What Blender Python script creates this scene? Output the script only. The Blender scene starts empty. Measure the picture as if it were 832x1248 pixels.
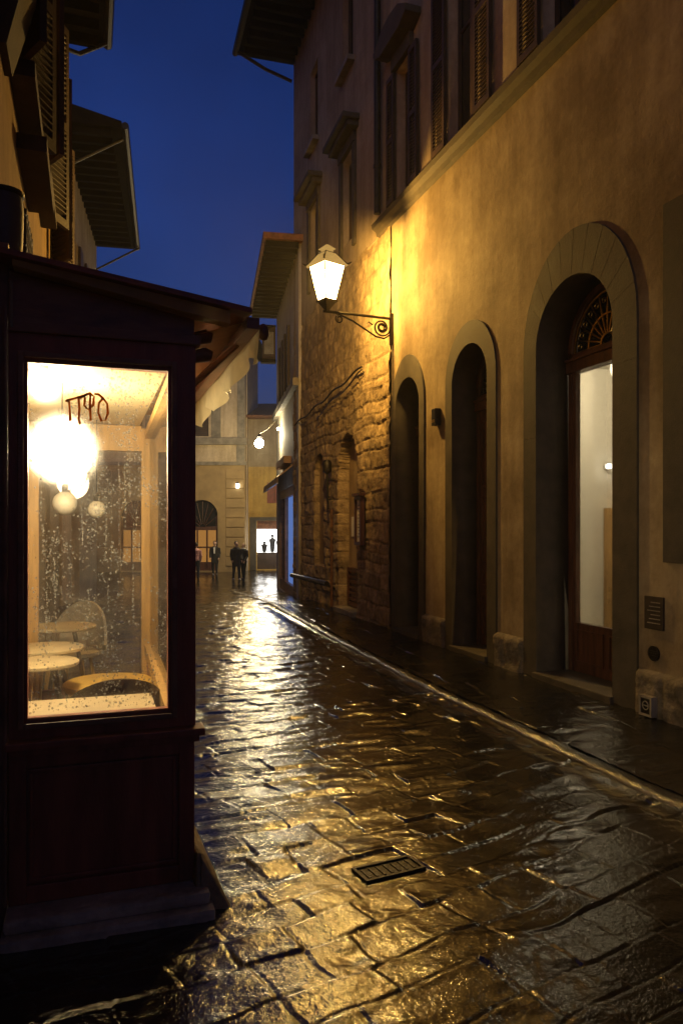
import bpy, bmesh, math, random
import numpy as np
from mathutils import Vector, Matrix
random.seed(7)
R = math.radians
SC = bpy.context.scene
COL = SC.collection
# World axes: X = across the street (t), Y = along the street (s), Z up.  Metres.
YAW = R(18.72); CY, SY = math.cos(YAW), math.sin(YAW)
EYE = 1.6
def W(x, y, z=0.0):
    """a point measured straight ahead (y) and sideways (x) of the viewpoint -> street axes"""
    return Vector((CY*x + SY*y, -SY*x + CY*y, z))

# ------------------------------------------------------------------ helpers
BASE = {}
def props(o, label=None, cat=None, group=None, kind=None):
    if label: o['label'] = label
    if cat: o['category'] = cat
    if group: o['group'] = group
    if kind: o['kind'] = kind
    return o
def thing(name, loc, label, cat, group=None):
    o = bpy.data.objects.new(name, None); COL.objects.link(o)
    o.location = loc; o.empty_display_size = .2
    BASE[o.name] = Vector(loc)
    return props(o, label, cat, group)
def link(name, me, mat, parent=None):
    o = bpy.data.objects.new(name, me); COL.objects.link(o)
    if mat is not None and len(me.materials) == 0: me.materials.append(mat)
    if parent is not None:
        b = BASE[parent.name]
        me.transform(Matrix.Translation(-b)); o.parent = parent; BASE[o.name] = b.copy()
    else:
        BASE[o.name] = Vector((0, 0, 0))
    return o
class MB:
    def __init__(s): s.v = []; s.f = []; s.M = Matrix.Identity(4)
    def add(s, vs, fs):
        n = len(s.v); s.v += [tuple(s.M @ Vector(p)) for p in vs]; s.f += [tuple(i+n for i in f) for f in fs]; return s
    def box(s, x0, x1, y0, y1, z0, z1):
        v = [(x, y, z) for x in (x0, x1) for y in (y0, y1) for z in (z0, z1)]
        return s.add(v, [(0,1,3,2),(4,6,7,5),(0,4,5,1),(2,3,7,6),(0,2,6,4),(1,5,7,3)])
    def hexa(s, b, t):
        """bottom quad b and top quad t"""
        return s.add(list(b)+list(t), [(3,2,1,0),(4,5,6,7),(0,1,5,4),(1,2,6,5),(2,3,7,6),(3,0,4,7)])
    def prism(s, pts, off):
        n = len(pts); off = Vector(off)
        v = [tuple(p) for p in pts] + [tuple(Vector(p)+off) for p in pts]
        return s.add(v, [tuple(range(n))[::-1], tuple(range(n, 2*n))] + [(i, (i+1) % n, n+(i+1) % n, n+i) for i in range(n)])
    def tube(s, pts, r, k=8, cap=True):
        pts = [Vector(p) for p in pts]; n = len(pts)
        rs = r if isinstance(r, (list, tuple)) else [r]*n
        vs = []; fs = []; up = None
        for i, p in enumerate(pts):
            d = (pts[min(i+1, n-1)] - pts[max(i-1, 0)]).normalized()
            if up is None:
                up = Vector((0, 0, 1)) if abs(d.z) < .9 else Vector((1, 0, 0))
            a = d.cross(up).normalized(); up = a.cross(d).normalized()
            for j in range(k):
                th = 2*math.pi*j/k; vs.append(p + (a*math.cos(th) + up*math.sin(th))*rs[i])
        for i in range(n-1):
            for j in range(k):
                fs.append((i*k+j, i*k+(j+1) % k, (i+1)*k+(j+1) % k, (i+1)*k+j))
        if cap: fs += [tuple(range(k))[::-1], tuple(range((n-1)*k, n*k))]
        return s.add(vs, fs)
    def lathe(s, prof, c, k=20, sq=1.0):
        vs = []; fs = []
        for (r, z) in prof:
            for j in range(k):
                th = 2*math.pi*j/k; vs.append((c[0]+r*math.cos(th), c[1]+r*math.sin(th)*sq, c[2]+z))
        for i in range(len(prof)-1):
            for j in range(k):
                fs.append((i*k+j, i*k+(j+1) % k, (i+1)*k+(j+1) % k, (i+1)*k+j))
        fs += [tuple(range(k))[::-1], tuple(range((len(prof)-1)*k, len(prof)*k))]
        return s.add(vs, fs)
    def ball(s, c, r, k=14, sz=1.0):
        n = k//2
        return s.lathe([(r*max(math.sin(math.pi*i/n), .02), -r*sz*math.cos(math.pi*i/n)) for i in range(n+1)], c, k)
    def build(s, name, mat, parent=None, smooth=False, bevel=0):
        me = bpy.data.meshes.new(name); me.from_pydata(s.v, [], s.f); me.validate()
        bm = bmesh.new(); bm.from_mesh(me)
        bmesh.ops.recalc_face_normals(bm, faces=bm.faces)
        if bevel:
            es = [e for e in bm.edges if len(e.link_faces) == 2 and e.calc_face_angle(0) > .5]
            bmesh.ops.bevel(bm, geom=es, offset=bevel, segments=2, affect='EDGES', profile=.6)
        bm.to_mesh(me); bm.free()
        if smooth:
            for p in me.polygons: p.use_smooth = True
            try: me.set_sharp_from_angle(angle=R(40))
            except Exception: pass
        return link(name, me, mat, parent)

def arch(a0, a1, z0, zs, ry=None, n=20):
    """outline of a round headed opening, a from a0 to a1, springing at zs; goes up the a1 side and down the a0 side"""
    c = (a0+a1)/2; r = (a1-a0)/2; ry = ry or r
    pts = [(a0, z0), (a1, z0)]
    pts += [(c + r*math.cos(math.pi*i/n), zs + ry*math.sin(math.pi*i/n)) for i in range(n+1)]
    return pts
def filled(outer, holes, depth):
    """2D outline with holes -> solid slab mesh (x=a, y=z, thickness 0..depth on z)"""
    cu = bpy.data.curves.new('outline', 'CURVE'); cu.dimensions = '2D'; cu.fill_mode = 'BOTH'; cu.extrude = depth/2
    for pts in [outer]+list(holes):
        sp = cu.splines.new('POLY'); sp.points.add(len(pts)-1)
        for i, p in enumerate(pts): sp.points[i].co = (p[0], p[1], 0, 1)
        sp.use_cyclic_u = True
    o = bpy.data.objects.new('outline', cu)
    COL.objects.link(o)
    dg = bpy.context.evaluated_depsgraph_get()
    me = bpy.data.meshes.new_from_object(o.evaluated_get(dg))
    bpy.data.objects.remove(o); bpy.data.curves.remove(cu)
    me.materials.clear()
    bm = bmesh.new(); bm.from_mesh(me); bmesh.ops.remove_doubles(bm, verts=bm.verts, dist=1e-5)
    bmesh.ops.recalc_face_normals(bm, faces=bm.faces)
    bm.to_mesh(me); bm.free()
    return me
def slab(name, outer, holes, depth, mat, parent, frame):
    """frame = (origin, a_dir, n_dir): outline axis a along a_dir, z up, slab spans 0..depth along n_dir"""
    me = filled(outer, holes, depth)
    o, a, n = [Vector(q) for q in frame]
    M = Matrix(((a.x, 0, n.x, o.x + n.x*depth/2), (a.y, 0, n.y, o.y + n.y*depth/2), (0, 1, 0, o.z), (0, 0, 0, 1)))
    me.transform(M)
    bm = bmesh.new(); bm.from_mesh(me); bmesh.ops.recalc_face_normals(bm, faces=bm.faces); bm.to_mesh(me); bm.free()
    return link(name, me, mat, parent)
def rect(a0, a1, z0, z1): return [(a0, z0), (a1, z0), (a1, z1), (a0, z1)]

def point(name, loc, power, col, rad, parent=None):
    l = bpy.data.lights.new(name, 'POINT'); l.energy = power; l.color = col; l.shadow_soft_size = rad
    o = bpy.data.objects.new(name, l); COL.objects.link(o); o.location = loc
    if parent: o.location = Vector(loc)-BASE[parent.name]; o.parent = parent
    return o

# ------------------------------------------------------------------ materials
def mat(name, col, rough=.7, var=.25, scale=3.0, bump=.0, bscale=None, metal=0, col2=None, detail=6, spec=.5, stretch=None, coat=0):
    m = bpy.data.materials.new(name); m.use_nodes = True
    nt = m.node_tree; N = nt.nodes; L = nt.links
    b = N['Principled BSDF']
    tc = N.new('ShaderNodeTexCoord'); mp = N.new('ShaderNodeMapping')
    if stretch: mp.inputs['Scale'].default_value = stretch
    geo = N.new('ShaderNodeNewGeometry')
    L.new(geo.outputs['Position'], mp.inputs['Vector'])
    nz = N.new('ShaderNodeTexNoise'); nz.inputs['Scale'].default_value = scale; nz.inputs['Detail'].default_value = detail
    nz.inputs['Roughness'].default_value = .62
    L.new(mp.outputs[0], nz.inputs['Vector'])
    cr = N.new('ShaderNodeValToRGB')
    c2 = col2 or tuple(c*(1-var*1.6) for c in col)
    cr.color_ramp.elements[0].position = .33; cr.color_ramp.elements[0].color = (*c2, 1)
    cr.color_ramp.elements[1].position = .66; cr.color_ramp.elements[1].color = (*[min(c*(1+var*.5), .95) for c in col], 1)
    L.new(nz.outputs[0], cr.inputs[0]); L.new(cr.outputs[0], b.inputs['Base Color'])
    b.inputs['Metallic'].default_value = metal
    b.inputs['Specular IOR Level'].default_value = spec
    mr = N.new('ShaderNodeMapRange'); mr.inputs['To Min'].default_value = max(rough-.12, .03); mr.inputs['To Max'].default_value = min(rough+.12, 1)
    L.new(nz.outputs[0], mr.inputs['Value']); L.new(mr.outputs[0], b.inputs['Roughness'])
    if coat: b.inputs['Coat Weight'].default_value = coat
    if bump:
        n2 = N.new('ShaderNodeTexNoise'); n2.inputs['Scale'].default_value = bscale or scale*8; n2.inputs['Detail'].default_value = 5
        L.new(mp.outputs[0], n2.inputs['Vector'])
        bp = N.new('ShaderNodeBump'); bp.inputs['Strength'].default_value = bump; bp.inputs['Distance'].default_value = .02
        L.new(n2.outputs[0], bp.inputs['Height']); L.new(bp.outputs[0], b.inputs['Normal'])
    return m
def emit(name, col, strength, mixt=0.0):
    m = bpy.data.materials.new(name); m.use_nodes = True
    nt = m.node_tree; N = nt.nodes; L = nt.links
    N.remove(N['Principled BSDF'])
    e = N.new('ShaderNodeEmission'); e.inputs[0].default_value = (*col, 1); e.inputs[1].default_value = strength
    out = N['Material Output']
    if mixt:
        t = N.new('ShaderNodeBsdfTransparent'); mx = N.new('ShaderNodeMixShader'); mx.inputs[0].default_value = 1-mixt
        L.new(t.outputs[0], mx.inputs[1]); L.new(e.outputs[0], mx.inputs[2]); L.new(mx.outputs[0], out.inputs[0])
    else:
        L.new(e.outputs[0], out.inputs[0])
    return m
def glass(name, tint=(1, 1, 1), fog=0.0, fogscale=3.0, rough=0.02, gl=1.0, blur=0.0):
    """thin pane: see-through, fresnel reflection, and a patchy film of condensation that scatters light"""
    m = bpy.data.materials.new(name); m.use_nodes = True
    nt = m.node_tree; N = nt.nodes; L = nt.links
    N.remove(N['Principled BSDF']); out = N['Material Output']
    t = N.new('ShaderNodeBsdfTransparent'); t.inputs[0].default_value = (*tint, 1)
    g = N.new('ShaderNodeBsdfGlossy'); g.inputs['Roughness'].default_value = rough
    lw = N.new('ShaderNodeFresnel'); lw.inputs[0].default_value = 1.45
    ml = N.new('ShaderNodeMath'); ml.operation = 'MULTIPLY'; ml.inputs[1].default_value = gl; L.new(lw.outputs[0], ml.inputs[0])
    mx = N.new('ShaderNodeMixShader'); L.new(ml.outputs[0], mx.inputs[0]); L.new(t.outputs[0], mx.inputs[1]); L.new(g.outputs[0], mx.inputs[2])
    last = mx
    if fog:
        tr = N.new('ShaderNodeBsdfTranslucent'); tr.inputs[0].default_value = (.85, .85, .82, 1)
        geo = N.new('ShaderNodeNewGeometry')
        nz = N.new('ShaderNodeTexNoise'); nz.inputs['Scale'].default_value = fogscale; nz.inputs['Detail'].default_value = 8; nz.inputs['Roughness'].default_value = .7
        L.new(geo.outputs['Position'], nz.inputs['Vector'])
        mr = N.new('ShaderNodeMapRange'); mr.inputs['From Min'].default_value = .38; mr.inputs['From Max'].default_value = .66
        mr.inputs['To Min'].default_value = fog*.12; mr.inputs['To Max'].default_value = fog
        L.new(nz.outputs[0], mr.inputs['Value'])
        m2 = N.new('ShaderNodeMixShader'); L.new(mr.outputs[0], m2.inputs[0]); L.new(last.outputs[0], m2.inputs[1]); L.new(tr.outputs[0], m2.inputs[2])
        rf_ = N.new('ShaderNodeBsdfRefraction'); rf_.inputs['IOR'].default_value = 1.10; rf_.inputs['Roughness'].default_value = .62
        m3 = N.new('ShaderNodeMixShader'); m3.inputs[0].default_value = blur; L.new(m2.outputs[0], m3.inputs[1]); L.new(rf_.outputs[0], m3.inputs[2])
        last = m3 if blur else m2
    L.new(last.outputs[0], out.inputs[0])
    return m

def cloth(name, col, tr):
    m = mat(name, col, .9, .12, 5, .3, 70)
    nt = m.node_tree; N = nt.nodes; L = nt.links; b = N['Principled BSDF']
    t = N.new('ShaderNodeBsdfTranslucent'); src = b.inputs['Base Color'].links[0].from_socket; L.new(src, t.inputs[0])
    x = N.new('ShaderNodeMixShader'); x.inputs[0].default_value = tr
    L.new(b.outputs[0], x.inputs[1]); L.new(t.outputs[0], x.inputs[2]); L.new(x.outputs[0], N['Material Output'].inputs[0])
    return m
def toned(m):
    nt = m.node_tree; N = nt.nodes; L = nt.links; b = N['Principled BSDF']
    a = N.new('ShaderNodeAttribute'); a.attribute_name = 'tone'
    r = N.new('ShaderNodeMapRange'); r.inputs['To Min'].default_value = .6; r.inputs['To Max'].default_value = 1.12; L.new(a.outputs['Fac'], r.inputs['Value'])
    x = N.new('ShaderNodeMix'); x.data_type = 'RGBA'; x.blend_type = 'MULTIPLY'; x.inputs[0].default_value = 1
    L.new(b.inputs['Base Color'].links[0].from_socket, x.inputs[6]); L.new(r.outputs[0], x.inputs[7]); L.new(x.outputs[2], b.inputs['Base Color'])
    return m
def plaster(name, col, dark, scale=.55, bump=.25):
    """old lime plaster: broad blotches, streaks running down, fine grain"""
    m = bpy.data.materials.new(name); m.use_nodes = True
    nt = m.node_tree; N = nt.nodes; L = nt.links; b = N['Principled BSDF']
    geo = N.new('ShaderNodeNewGeometry')
    def noise(sc, det, stretch=(1, 1, 1), rough=.6):
        mp = N.new('ShaderNodeMapping'); mp.inputs['Scale'].default_value = stretch
        L.new(geo.outputs['Position'], mp.inputs['Vector'])
        n = N.new('ShaderNodeTexNoise'); n.inputs['Scale'].default_value = sc; n.inputs['Detail'].default_value = det; n.inputs['Roughness'].default_value = rough
        L.new(mp.outputs[0], n.inputs['Vector']); return n.outputs[0]
    def ramp(src, p0, p1, c0, c1):
        r = N.new('ShaderNodeValToRGB'); r.color_ramp.elements[0].position = p0; r.color_ramp.elements[1].position = p1
        r.color_ramp.elements[0].color = (*c0, 1); r.color_ramp.elements[1].color = (*c1, 1); L.new(src, r.inputs[0]); return r.outputs[0]
    def mixc(kind, fac, a, bb):
        x = N.new('ShaderNodeMix'); x.data_type = 'RGBA'; x.blend_type = kind; x.inputs[0].default_value = fac
        L.new(a, x.inputs[6]); L.new(bb, x.inputs[7]); return x.outputs[2]
    c = ramp(noise(scale, 9, rough=.65), .38, .60, dark, col)
    c = mixc('MULTIPLY', .35, c, ramp(noise(2.1, 8, (1, 1, .8), .7), .40, .56, (.66, .60, .52), (1, 1, 1)))
    c = mixc('MULTIPLY', .55, c, ramp(noise(1.7, 6, (3, 3, .35)), .35, .6, (.62, .58, .52), (1, 1, 1)))
    c = mixc('MULTIPLY', .5, c, ramp(noise(14, 5), .3, .65, (.72, .7, .66), (1, 1, 1)))
    L.new(c, b.inputs['Base Color']); b.inputs['Roughness'].default_value = .82; b.inputs['Specular IOR Level'].default_value = .3
    bp = N.new('ShaderNodeBump'); bp.inputs['Strength'].default_value = bump; bp.inputs['Distance'].default_value = .015
    L.new(noise(26, 7, rough=.7), bp.inputs['Height'])
    b2 = N.new('ShaderNodeBump'); b2.inputs['Strength'].default_value = .35; b2.inputs['Distance'].default_value = .03
    L.new(noise(3.2, 4), b2.inputs['Height']); L.new(bp.outputs[0], b2.inputs['Normal']); L.new(b2.outputs[0], b.inputs['Normal'])
    return m

def wetstone(name, col, rmin, rmax, b1=.5):
    m = bpy.data.materials.new(name); m.use_nodes = True
    nt = m.node_tree; N = nt.nodes; L = nt.links; b = N['Principled BSDF']
    geo = N.new('ShaderNodeNewGeometry')
    def noise(sc, det, rough=.6):
        n = N.new('ShaderNodeTexNoise'); n.inputs['Scale'].default_value = sc; n.inputs['Detail'].default_value = det; n.inputs['Roughness'].default_value = rough
        L.new(geo.outputs['Position'], n.inputs['Vector']); return n.outputs[0]
    at = N.new('ShaderNodeAttribute'); at.attribute_name = 'tone'
    aw = N.new('ShaderNodeAttribute'); aw.attribute_name = 'water'
    r = N.new('ShaderNodeValToRGB'); r.color_ramp.elements[0].color = (*[c*.45 for c in col], 1); r.color_ramp.elements[1].color = (*[c*1.5 for c in col], 1)
    ad = N.new('ShaderNodeMath'); ad.operation = 'MULTIPLY_ADD'; ad.inputs[1].default_value = .6; L.new(noise(9, 7), ad.inputs[0])
    sc = N.new('ShaderNodeMath'); sc.operation = 'MULTIPLY'; sc.inputs[1].default_value = .5; L.new(at.outputs['Fac'], sc.inputs[0]); L.new(sc.outputs[0], ad.inputs[2])
    L.new(ad.outputs[0], r.inputs[0]); L.new(r.outputs[0], b.inputs['Base Color'])
    # roughness: rain film broken by grain, mirror smooth where water stands
    mr = N.new('ShaderNodeMapRange'); mr.inputs['From Min'].default_value = .3; mr.inputs['From Max'].default_value = .7
    mr.inputs['To Min'].default_value = rmin; mr.inputs['To Max'].default_value = rmax; L.new(noise(6, 5), mr.inputs['Value'])
    mx = N.new('ShaderNodeMix'); mx.inputs[3].default_value = .035; L.new(aw.outputs['Fac'], mx.inputs[0]); L.new(mr.outputs[0], mx.inputs[2])
    L.new(mx.outputs[0], b.inputs['Roughness'])
    inv = N.new('ShaderNodeMath'); inv.operation = 'SUBTRACT'; inv.inputs[0].default_value = 1; L.new(aw.outputs['Fac'], inv.inputs[1])
    s1 = N.new('ShaderNodeMath'); s1.operation = 'MULTIPLY'; s1.inputs[1].default_value = b1; L.new(inv.outputs[0], s1.inputs[0])
    bp = N.new('ShaderNodeBump'); bp.inputs['Distance'].default_value = .016; L.new(s1.outputs[0], bp.inputs['Strength']); L.new(noise(38, 4, .6), bp.inputs['Height'])
    b2 = N.new('ShaderNodeBump'); b2.inputs['Distance'].default_value = .03; L.new(s1.outputs[0], b2.inputs['Strength']); L.new(noise(11, 4), b2.inputs['Height'])
    b3 = N.new('ShaderNodeBump'); b3.inputs['Distance'].default_value = .0019; b3.inputs['Strength'].default_value = .5; L.new(noise(150, 2), b3.inputs['Height'])
    L.new(b3.outputs[0], bp.inputs['Normal'])
    L.new(bp.outputs[0], b2.inputs['Normal']); L.new(b2.outputs[0], b.inputs['Normal'])
    b.inputs['IOR'].default_value = 1.66; b.inputs['Specular IOR Level'].default_value = .95
    return m

M = dict(
    yellow=plaster('yellow_plaster', (.50, .405, .26), (.25, .185, .108)),
    upper=plaster('grey_plaster', (.46, .38, .27), (.36, .28, .2)),
    greyplaster=plaster('stone_building_plaster', (.42, .34, .24), (.31, .24, .16)),
    ochre=plaster('ochre_plaster', (.55, .36, .13), (.40, .25, .09)),
    infill=plaster('infill_plaster', (.46, .34, .19), (.32, .22, .11)),
    cream=plaster('cream_plaster', (.66, .60, .48), (.5, .44, .34)),
    pale=plaster('pale_plaster', (.74, .61, .43), (.62, .5, .34)),
    gold=plaster('gold_plaster', (.62, .42, .12), (.5, .32, .08)),
    room=mat('room_paint', (.80, .76, .66), .8, .04, 1.2),
    joint=mat('stone_joint', (.055, .042, .027), .85, .2, 8),
    serena=mat('grey_sandstone', (.078, .062, .042), .78, .25, 4, .16, 60),
    serena2=mat('smooth_grey_sandstone', (.30, .26, .20), .7, .3, 3, .4, 50),
    rubble=mat('rough_ashlar', (.36, .27, .16), .8, .45, 5, .9, 22, col2=(.17, .12, .07)),
    limestone=mat('worn_limestone', (.62, .55, .44), .7, .35, 5, .8, 26),
    ashlar=mat('dressed_ashlar', (.42, .29, .13), .8, .15, 1.6, .5, 30),
    rubblewall=toned(mat('coursed_rubble', (.42, .31, .17), .82, .3, 6, .8, 30, col2=(.22, .15, .08))),
    plinth=mat('plinth_stone', (.20, .16, .11), .75, .4, 7, 1.0, 20),
    wood=mat('dark_varnished_wood', (.055, .022, .014), .38, .3, 3, .12, 60, stretch=(6, 6, .7)),
    wood_door=mat('brown_door_wood', (.12, .048, .027), .42, .35, 3, .15, 60, stretch=(6, 6, .7)),
    kiosk=mat('maroon_painted_wood', (.34, .105, .066), .42, .25, 2.5, .15, 50, stretch=(5, 5, .8)),
    kiosk_dark=mat('dark_brown_painted_wood', (.30, .155, .10), .45, .3, 2.5, .15, 50, stretch=(1, 1, 3)),
    lightwood=mat('light_pine_wood', (.62, .38, .14), .45, .2, 3, .1, 50, stretch=(8, 8, .6)),
    tabletop=mat('pale_tabletop', (.74, .60, .36), .4, .12, 6, .05, 60),
    shutter=mat('shutter_paint', (.060, .034, .022), .6, .3, 4, .2, 60),
    pane=mat('dark_window_pane', (.012, .013, .016), .06, .1, 2),
    iron=mat('wrought_iron', (.035, .03, .025), .45, .3, 12, .3, 60, metal=.6),
    brass=mat('dull_brass', (.45, .3, .1), .35, .2, 10, metal=1),
    tile=mat('roof_tile', (.24, .10, .05), .8, .4, 6, .6, 30),
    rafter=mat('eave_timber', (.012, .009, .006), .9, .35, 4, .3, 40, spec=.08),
    canvas=cloth('cream_awning_canvas', (.82, .70, .45), .70),
    awnred=mat('red_brown_roof_metal', (.36, .12, .06), .45, .3, 6, .2, 30),
    drum=mat('grey_painted_metal', (.10, .10, .11), .5, .2, 5),
    yellowpaint=mat('yellow_drum_table', (.75, .48, .10), .5, .12, 5),
    fabric=mat('cream_fabric', (.70, .62, .50), .9, .12, 8, .3, 90),
    paper=mat('white_paper', (.78, .76, .68), .8, .05, 6),
    ink=mat('dark_ink', (.05, .05, .05), .8, .1, 6),
    letter=cloth('brown_lettering', (.62, .26, .05), .75),
    floor=mat('cafe_floor', (.09, .06, .04), .4, .3, 4),
    skin=mat('skin', (.55, .34, .24), .55, .08, 12),
    hair=mat('dark_hair', (.03, .02, .015), .5, .3, 60),
    fairhair=mat('fair_hair', (.40, .28, .15), .5, .2, 60),
    coat=mat('black_coat', (.018, .018, .02), .85, .3, 20, .2, 60),
    navy=mat('navy_trousers', (.025, .03, .045), .85, .3, 20, .2, 60),
    pink=mat('pink_shirt', (.72, .38, .36), .85, .1, 20, .2, 60),
    white=mat('white_shirt', (.75, .73, .70), .85, .1, 20),
    shoe=mat('shoe_leather', (.03, .025, .02), .4, .2, 20),
    paleshoe=mat('pale_shoe', (.6, .55, .5), .5, .1, 20),
    redshutter=mat('red_shutter_paint', (.22, .045, .03), .6, .2, 6),
    card=mat('cardboard', (.45, .28, .13), .8, .15, 8),
    ground=mat('bare_ground', (.05, .045, .04), .7, .3, 1, .2),
    kerb=wetstone('wet_kerbstone', (.020, .017, .014), .10, .26, .5),
    street=wetstone('wet_flagstone', (.010, .0088, .0075), .06, .15, .17),
    walk=wetstone('wet_pavement_slab', (.010, .0088, .0075), .07, .17, .26),
    clear=glass('shop_glass', gl=.8), fogged=glass('rain_fogged_glass', fog=.032, fogscale=9, gl=.7, blur=.10),
    drop=glass('rain_drop', fog=.5, fogscale=160, gl=2.5, rough=.05),
    lampglass=emit('lamp_pane', (1, .70, .30), 22, .72),
    capleak=emit('light_leak_cap', (1, .58, .16), .28, .06),  # glow and light leak put into the cap to brighten the upper wall
    bulb=emit('lamp_bulb', (1, .72, .32), 120),
    plazabulb=emit('plaza_lamp_globe', (1, .90, .68), 90),
    cafebulb=emit('cafe_pendant_globe', (1, .78, .43), 62),
    globe=mat('frosted_globe', (.75, .72, .64), .4, .05, 6),
    display=emit('lit_display', (1, .97, .90), 3.2),
    bluewin=emit('blue_lit_glass', (.16, .28, .72), .34),
    amber=emit('amber_lit_glass', (1, .45, .10), .20),
)

# ------------------------------------------------------------------ ground
rng = np.random.default_rng(11)
TAB = rng.random((256, 256))
def vn(x, y, seed=0):
    x = x + seed*17.31; y = y + seed*9.77
    xi = np.floor(x).astype(int); yi = np.floor(y).astype(int); fx = x-xi; fy = y-yi
    fx = fx*fx*(3-2*fx); fy = fy*fy*(3-2*fy)
    a = TAB[xi & 255, yi & 255]; b = TAB[(xi+1) & 255, yi & 255]; c = TAB[xi & 255, (yi+1) & 255]; d = TAB[(xi+1) & 255, (yi+1) & 255]
    return (a*(1-fx)+b*fx)*(1-fy)+(c*(1-fx)+d*fx)*fy - .5
def fbm(x, y, seed, n=3):
    return sum(vn(x*2**i, y*2**i, seed+i)/2**i for i in range(n))
def slope(s): return -.6*np.clip((s-16)/14, 0, 1)
def paving(t, s, ang, rw, ln, seed, groove=.014, tilt=.014, und=.006, water=0.0, mid=.0036):
    g = np.random.default_rng(seed)
    wt = t + .12*vn(t*1.3, s*1.3, seed) + .04*vn(t*5, s*5, seed+8); ws = s + .20*vn(t*.9, s*.9, seed+3) + .05*vn(t*5, s*5, seed+5)
    ca, sa = math.cos(ang), math.sin(ang)
    a = wt*ca + ws*sa; b = -wt*sa + ws*ca
    edges = np.cumsum(g.uniform(rw[0], rw[1], 600)) - 40
    row = np.clip(np.searchsorted(edges, b)-1, 0, 598)
    d = np.minimum(b-edges[row], edges[row+1]-b)
    z = np.zeros_like(t); tone = np.zeros_like(t); wear = np.ones_like(t)
    for r in np.unique(row):
        m = row == r
        ed = np.cumsum(g.uniform(ln[0], ln[1], 400)) - 60 + g.uniform(0, 1)
        aa = a[m]; k = np.clip(np.searchsorted(ed, aa)-1, 0, 398)
        da = np.minimum(aa-ed[k], ed[k+1]-aa); dd = np.minimum(d[m], da)
        h = g.normal(0, .0022, 400)[k]; tx = g.normal(0, tilt, 400)[k]; ty = g.normal(0, tilt*2.2, 400)[k]
        z[m] = h + tx*(aa-(ed[k]+ed[k+1])/2) + ty*(b[m]-(edges[r]+edges[r+1])/2)
        z[m] -= groove*np.exp(-(dd/.008)**2) - .003*np.exp(-dd/.016)
        wear[m] = (.25 + 1.7*g.random(400)**1.5)[k]
        tone[m] = g.random(400)[k]*(1-.6*np.exp(-(dd/.02)**2))
    z += und*fbm(t*3.1, s*3.1, seed+20, 3) + .55*und*vn(t*4.3, s*6.5, seed+27) + wear*np.interp(s, [2.2, 6.5], [.6, 1.05])*(2.9*mid*vn(t*3.4+.8*s, s*10.5, seed+29) + 1.7*mid*vn(t*7+1.1*s, s*21, seed+33)) + wear*(.75*mid*fbm(t*8, s*11, seed+31, 3) + mid*.24*vn(t*38, s*42, seed+37))
    lvl = .012*fbm(t*1.7, s*2.4, seed+40, 3) - .0098 + water
    wat = np.clip((lvl-z)/.0025, 0, 1)
    z = np.maximum(z, lvl)
    return z, tone, wat
def grid_mesh(name, T, S, Z, tone, wat, material):
    nr, nc = T.shape
    me = bpy.data.meshes.new(name)
    co = np.stack([T, S, Z], -1).reshape(-1, 3).astype(np.float32)
    i = np.arange(nr*nc).reshape(nr, nc)
    q = np.stack([i[:-1, :-1], i[:-1, 1:], i[1:, 1:], i[1:, :-1]], -1).reshape(-1, 4).astype(np.int32)
    me.vertices.add(len(co)); me.vertices.foreach_set('co', co.ravel())
    me.loops.add(q.size); me.loops.foreach_set('vertex_index', q.ravel())
    me.polygons.add(len(q)); me.polygons.foreach_set('loop_start', np.arange(0, q.size, 4, dtype=np.int32))
    me.polygons.foreach_set('use_smooth', np.ones(len(q), dtype=bool))
    if tone is not None:
        for nm, arr in (('tone', tone), ('water', wat)):
            at = me.attributes.new(nm, 'FLOAT', 'POINT'); at.data.foreach_set('value', arr.astype(np.float32).ravel())
    me.update(calc_edges=True); me.validate()
    return link(name, me, material)
def kerb_t(s): return np.interp(s, [-20, 0, 6.8, 10, 15.8, 23, 60], [3.27, 3.27, 3.29, 3.43, 3.75, 4.15, 5])
def wall_t(s): return np.interp(s, [-20, 10.9, 17.9, 60], [4.60, 4.60, 4.9, 5.2])
sv = [1.55]
while sv[-1] < 16.2: sv.append(sv[-1] + .0036*sv[-1])
sv = np.concatenate([np.linspace(-14, 1.5, 60), np.array(sv)])
u = np.linspace(0, 1, 520)
S = np.repeat(sv[:, None], len(u), 1)
T = -1.4 + (kerb_t(S)-.075+1.4)*u[None, :]
ANG = R(13)
z, tone, wat = paving(T, S, ANG, (.15, .31), (.20, .54), 5, groove=.0055, tilt=.013, und=.0055)
z += -.03*np.exp(-((kerb_t(S)-.16-T)/.12)**2)      # shallow gutter beside the kerb
street = props(grid_mesh('street', T, S, z, tone, wat, M['street']), kind='structure')
uw = np.linspace(0, 1, 130)
S2 = np.repeat(sv[:, None], len(uw), 1); T2 = kerb_t(S2)+.07 + (wall_t(S2)-kerb_t(S2)-.07)*uw[None, :]
z2, tone2, wat2 = paving(T2, S2, R(-4), (.45, .75), (.6, 1.0), 23, tilt=.008, und=.006, water=.001, mid=.0034)
props(grid_mesh('sidewalk', T2, S2, z2+.012+slope(S2), tone2, wat2, M['walk']), kind='structure')
# far street and square beyond
sv3 = [15.9]
while sv3[-1] < 62: sv3.append(sv3[-1]*1.0042)
S3, T3 = np.meshgrid(np.array(sv3), np.linspace(-22, 14, 420), indexing='ij')
z3, tone3, wat3 = paving(T3, S3, ANG, (.15, .31), (.20, .54), 5, und=.006, tilt=.016)
props(grid_mesh('square', T3, S3, z3+slope(S3)-.004, tone3, wat3, M['street']), kind='structure')
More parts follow.
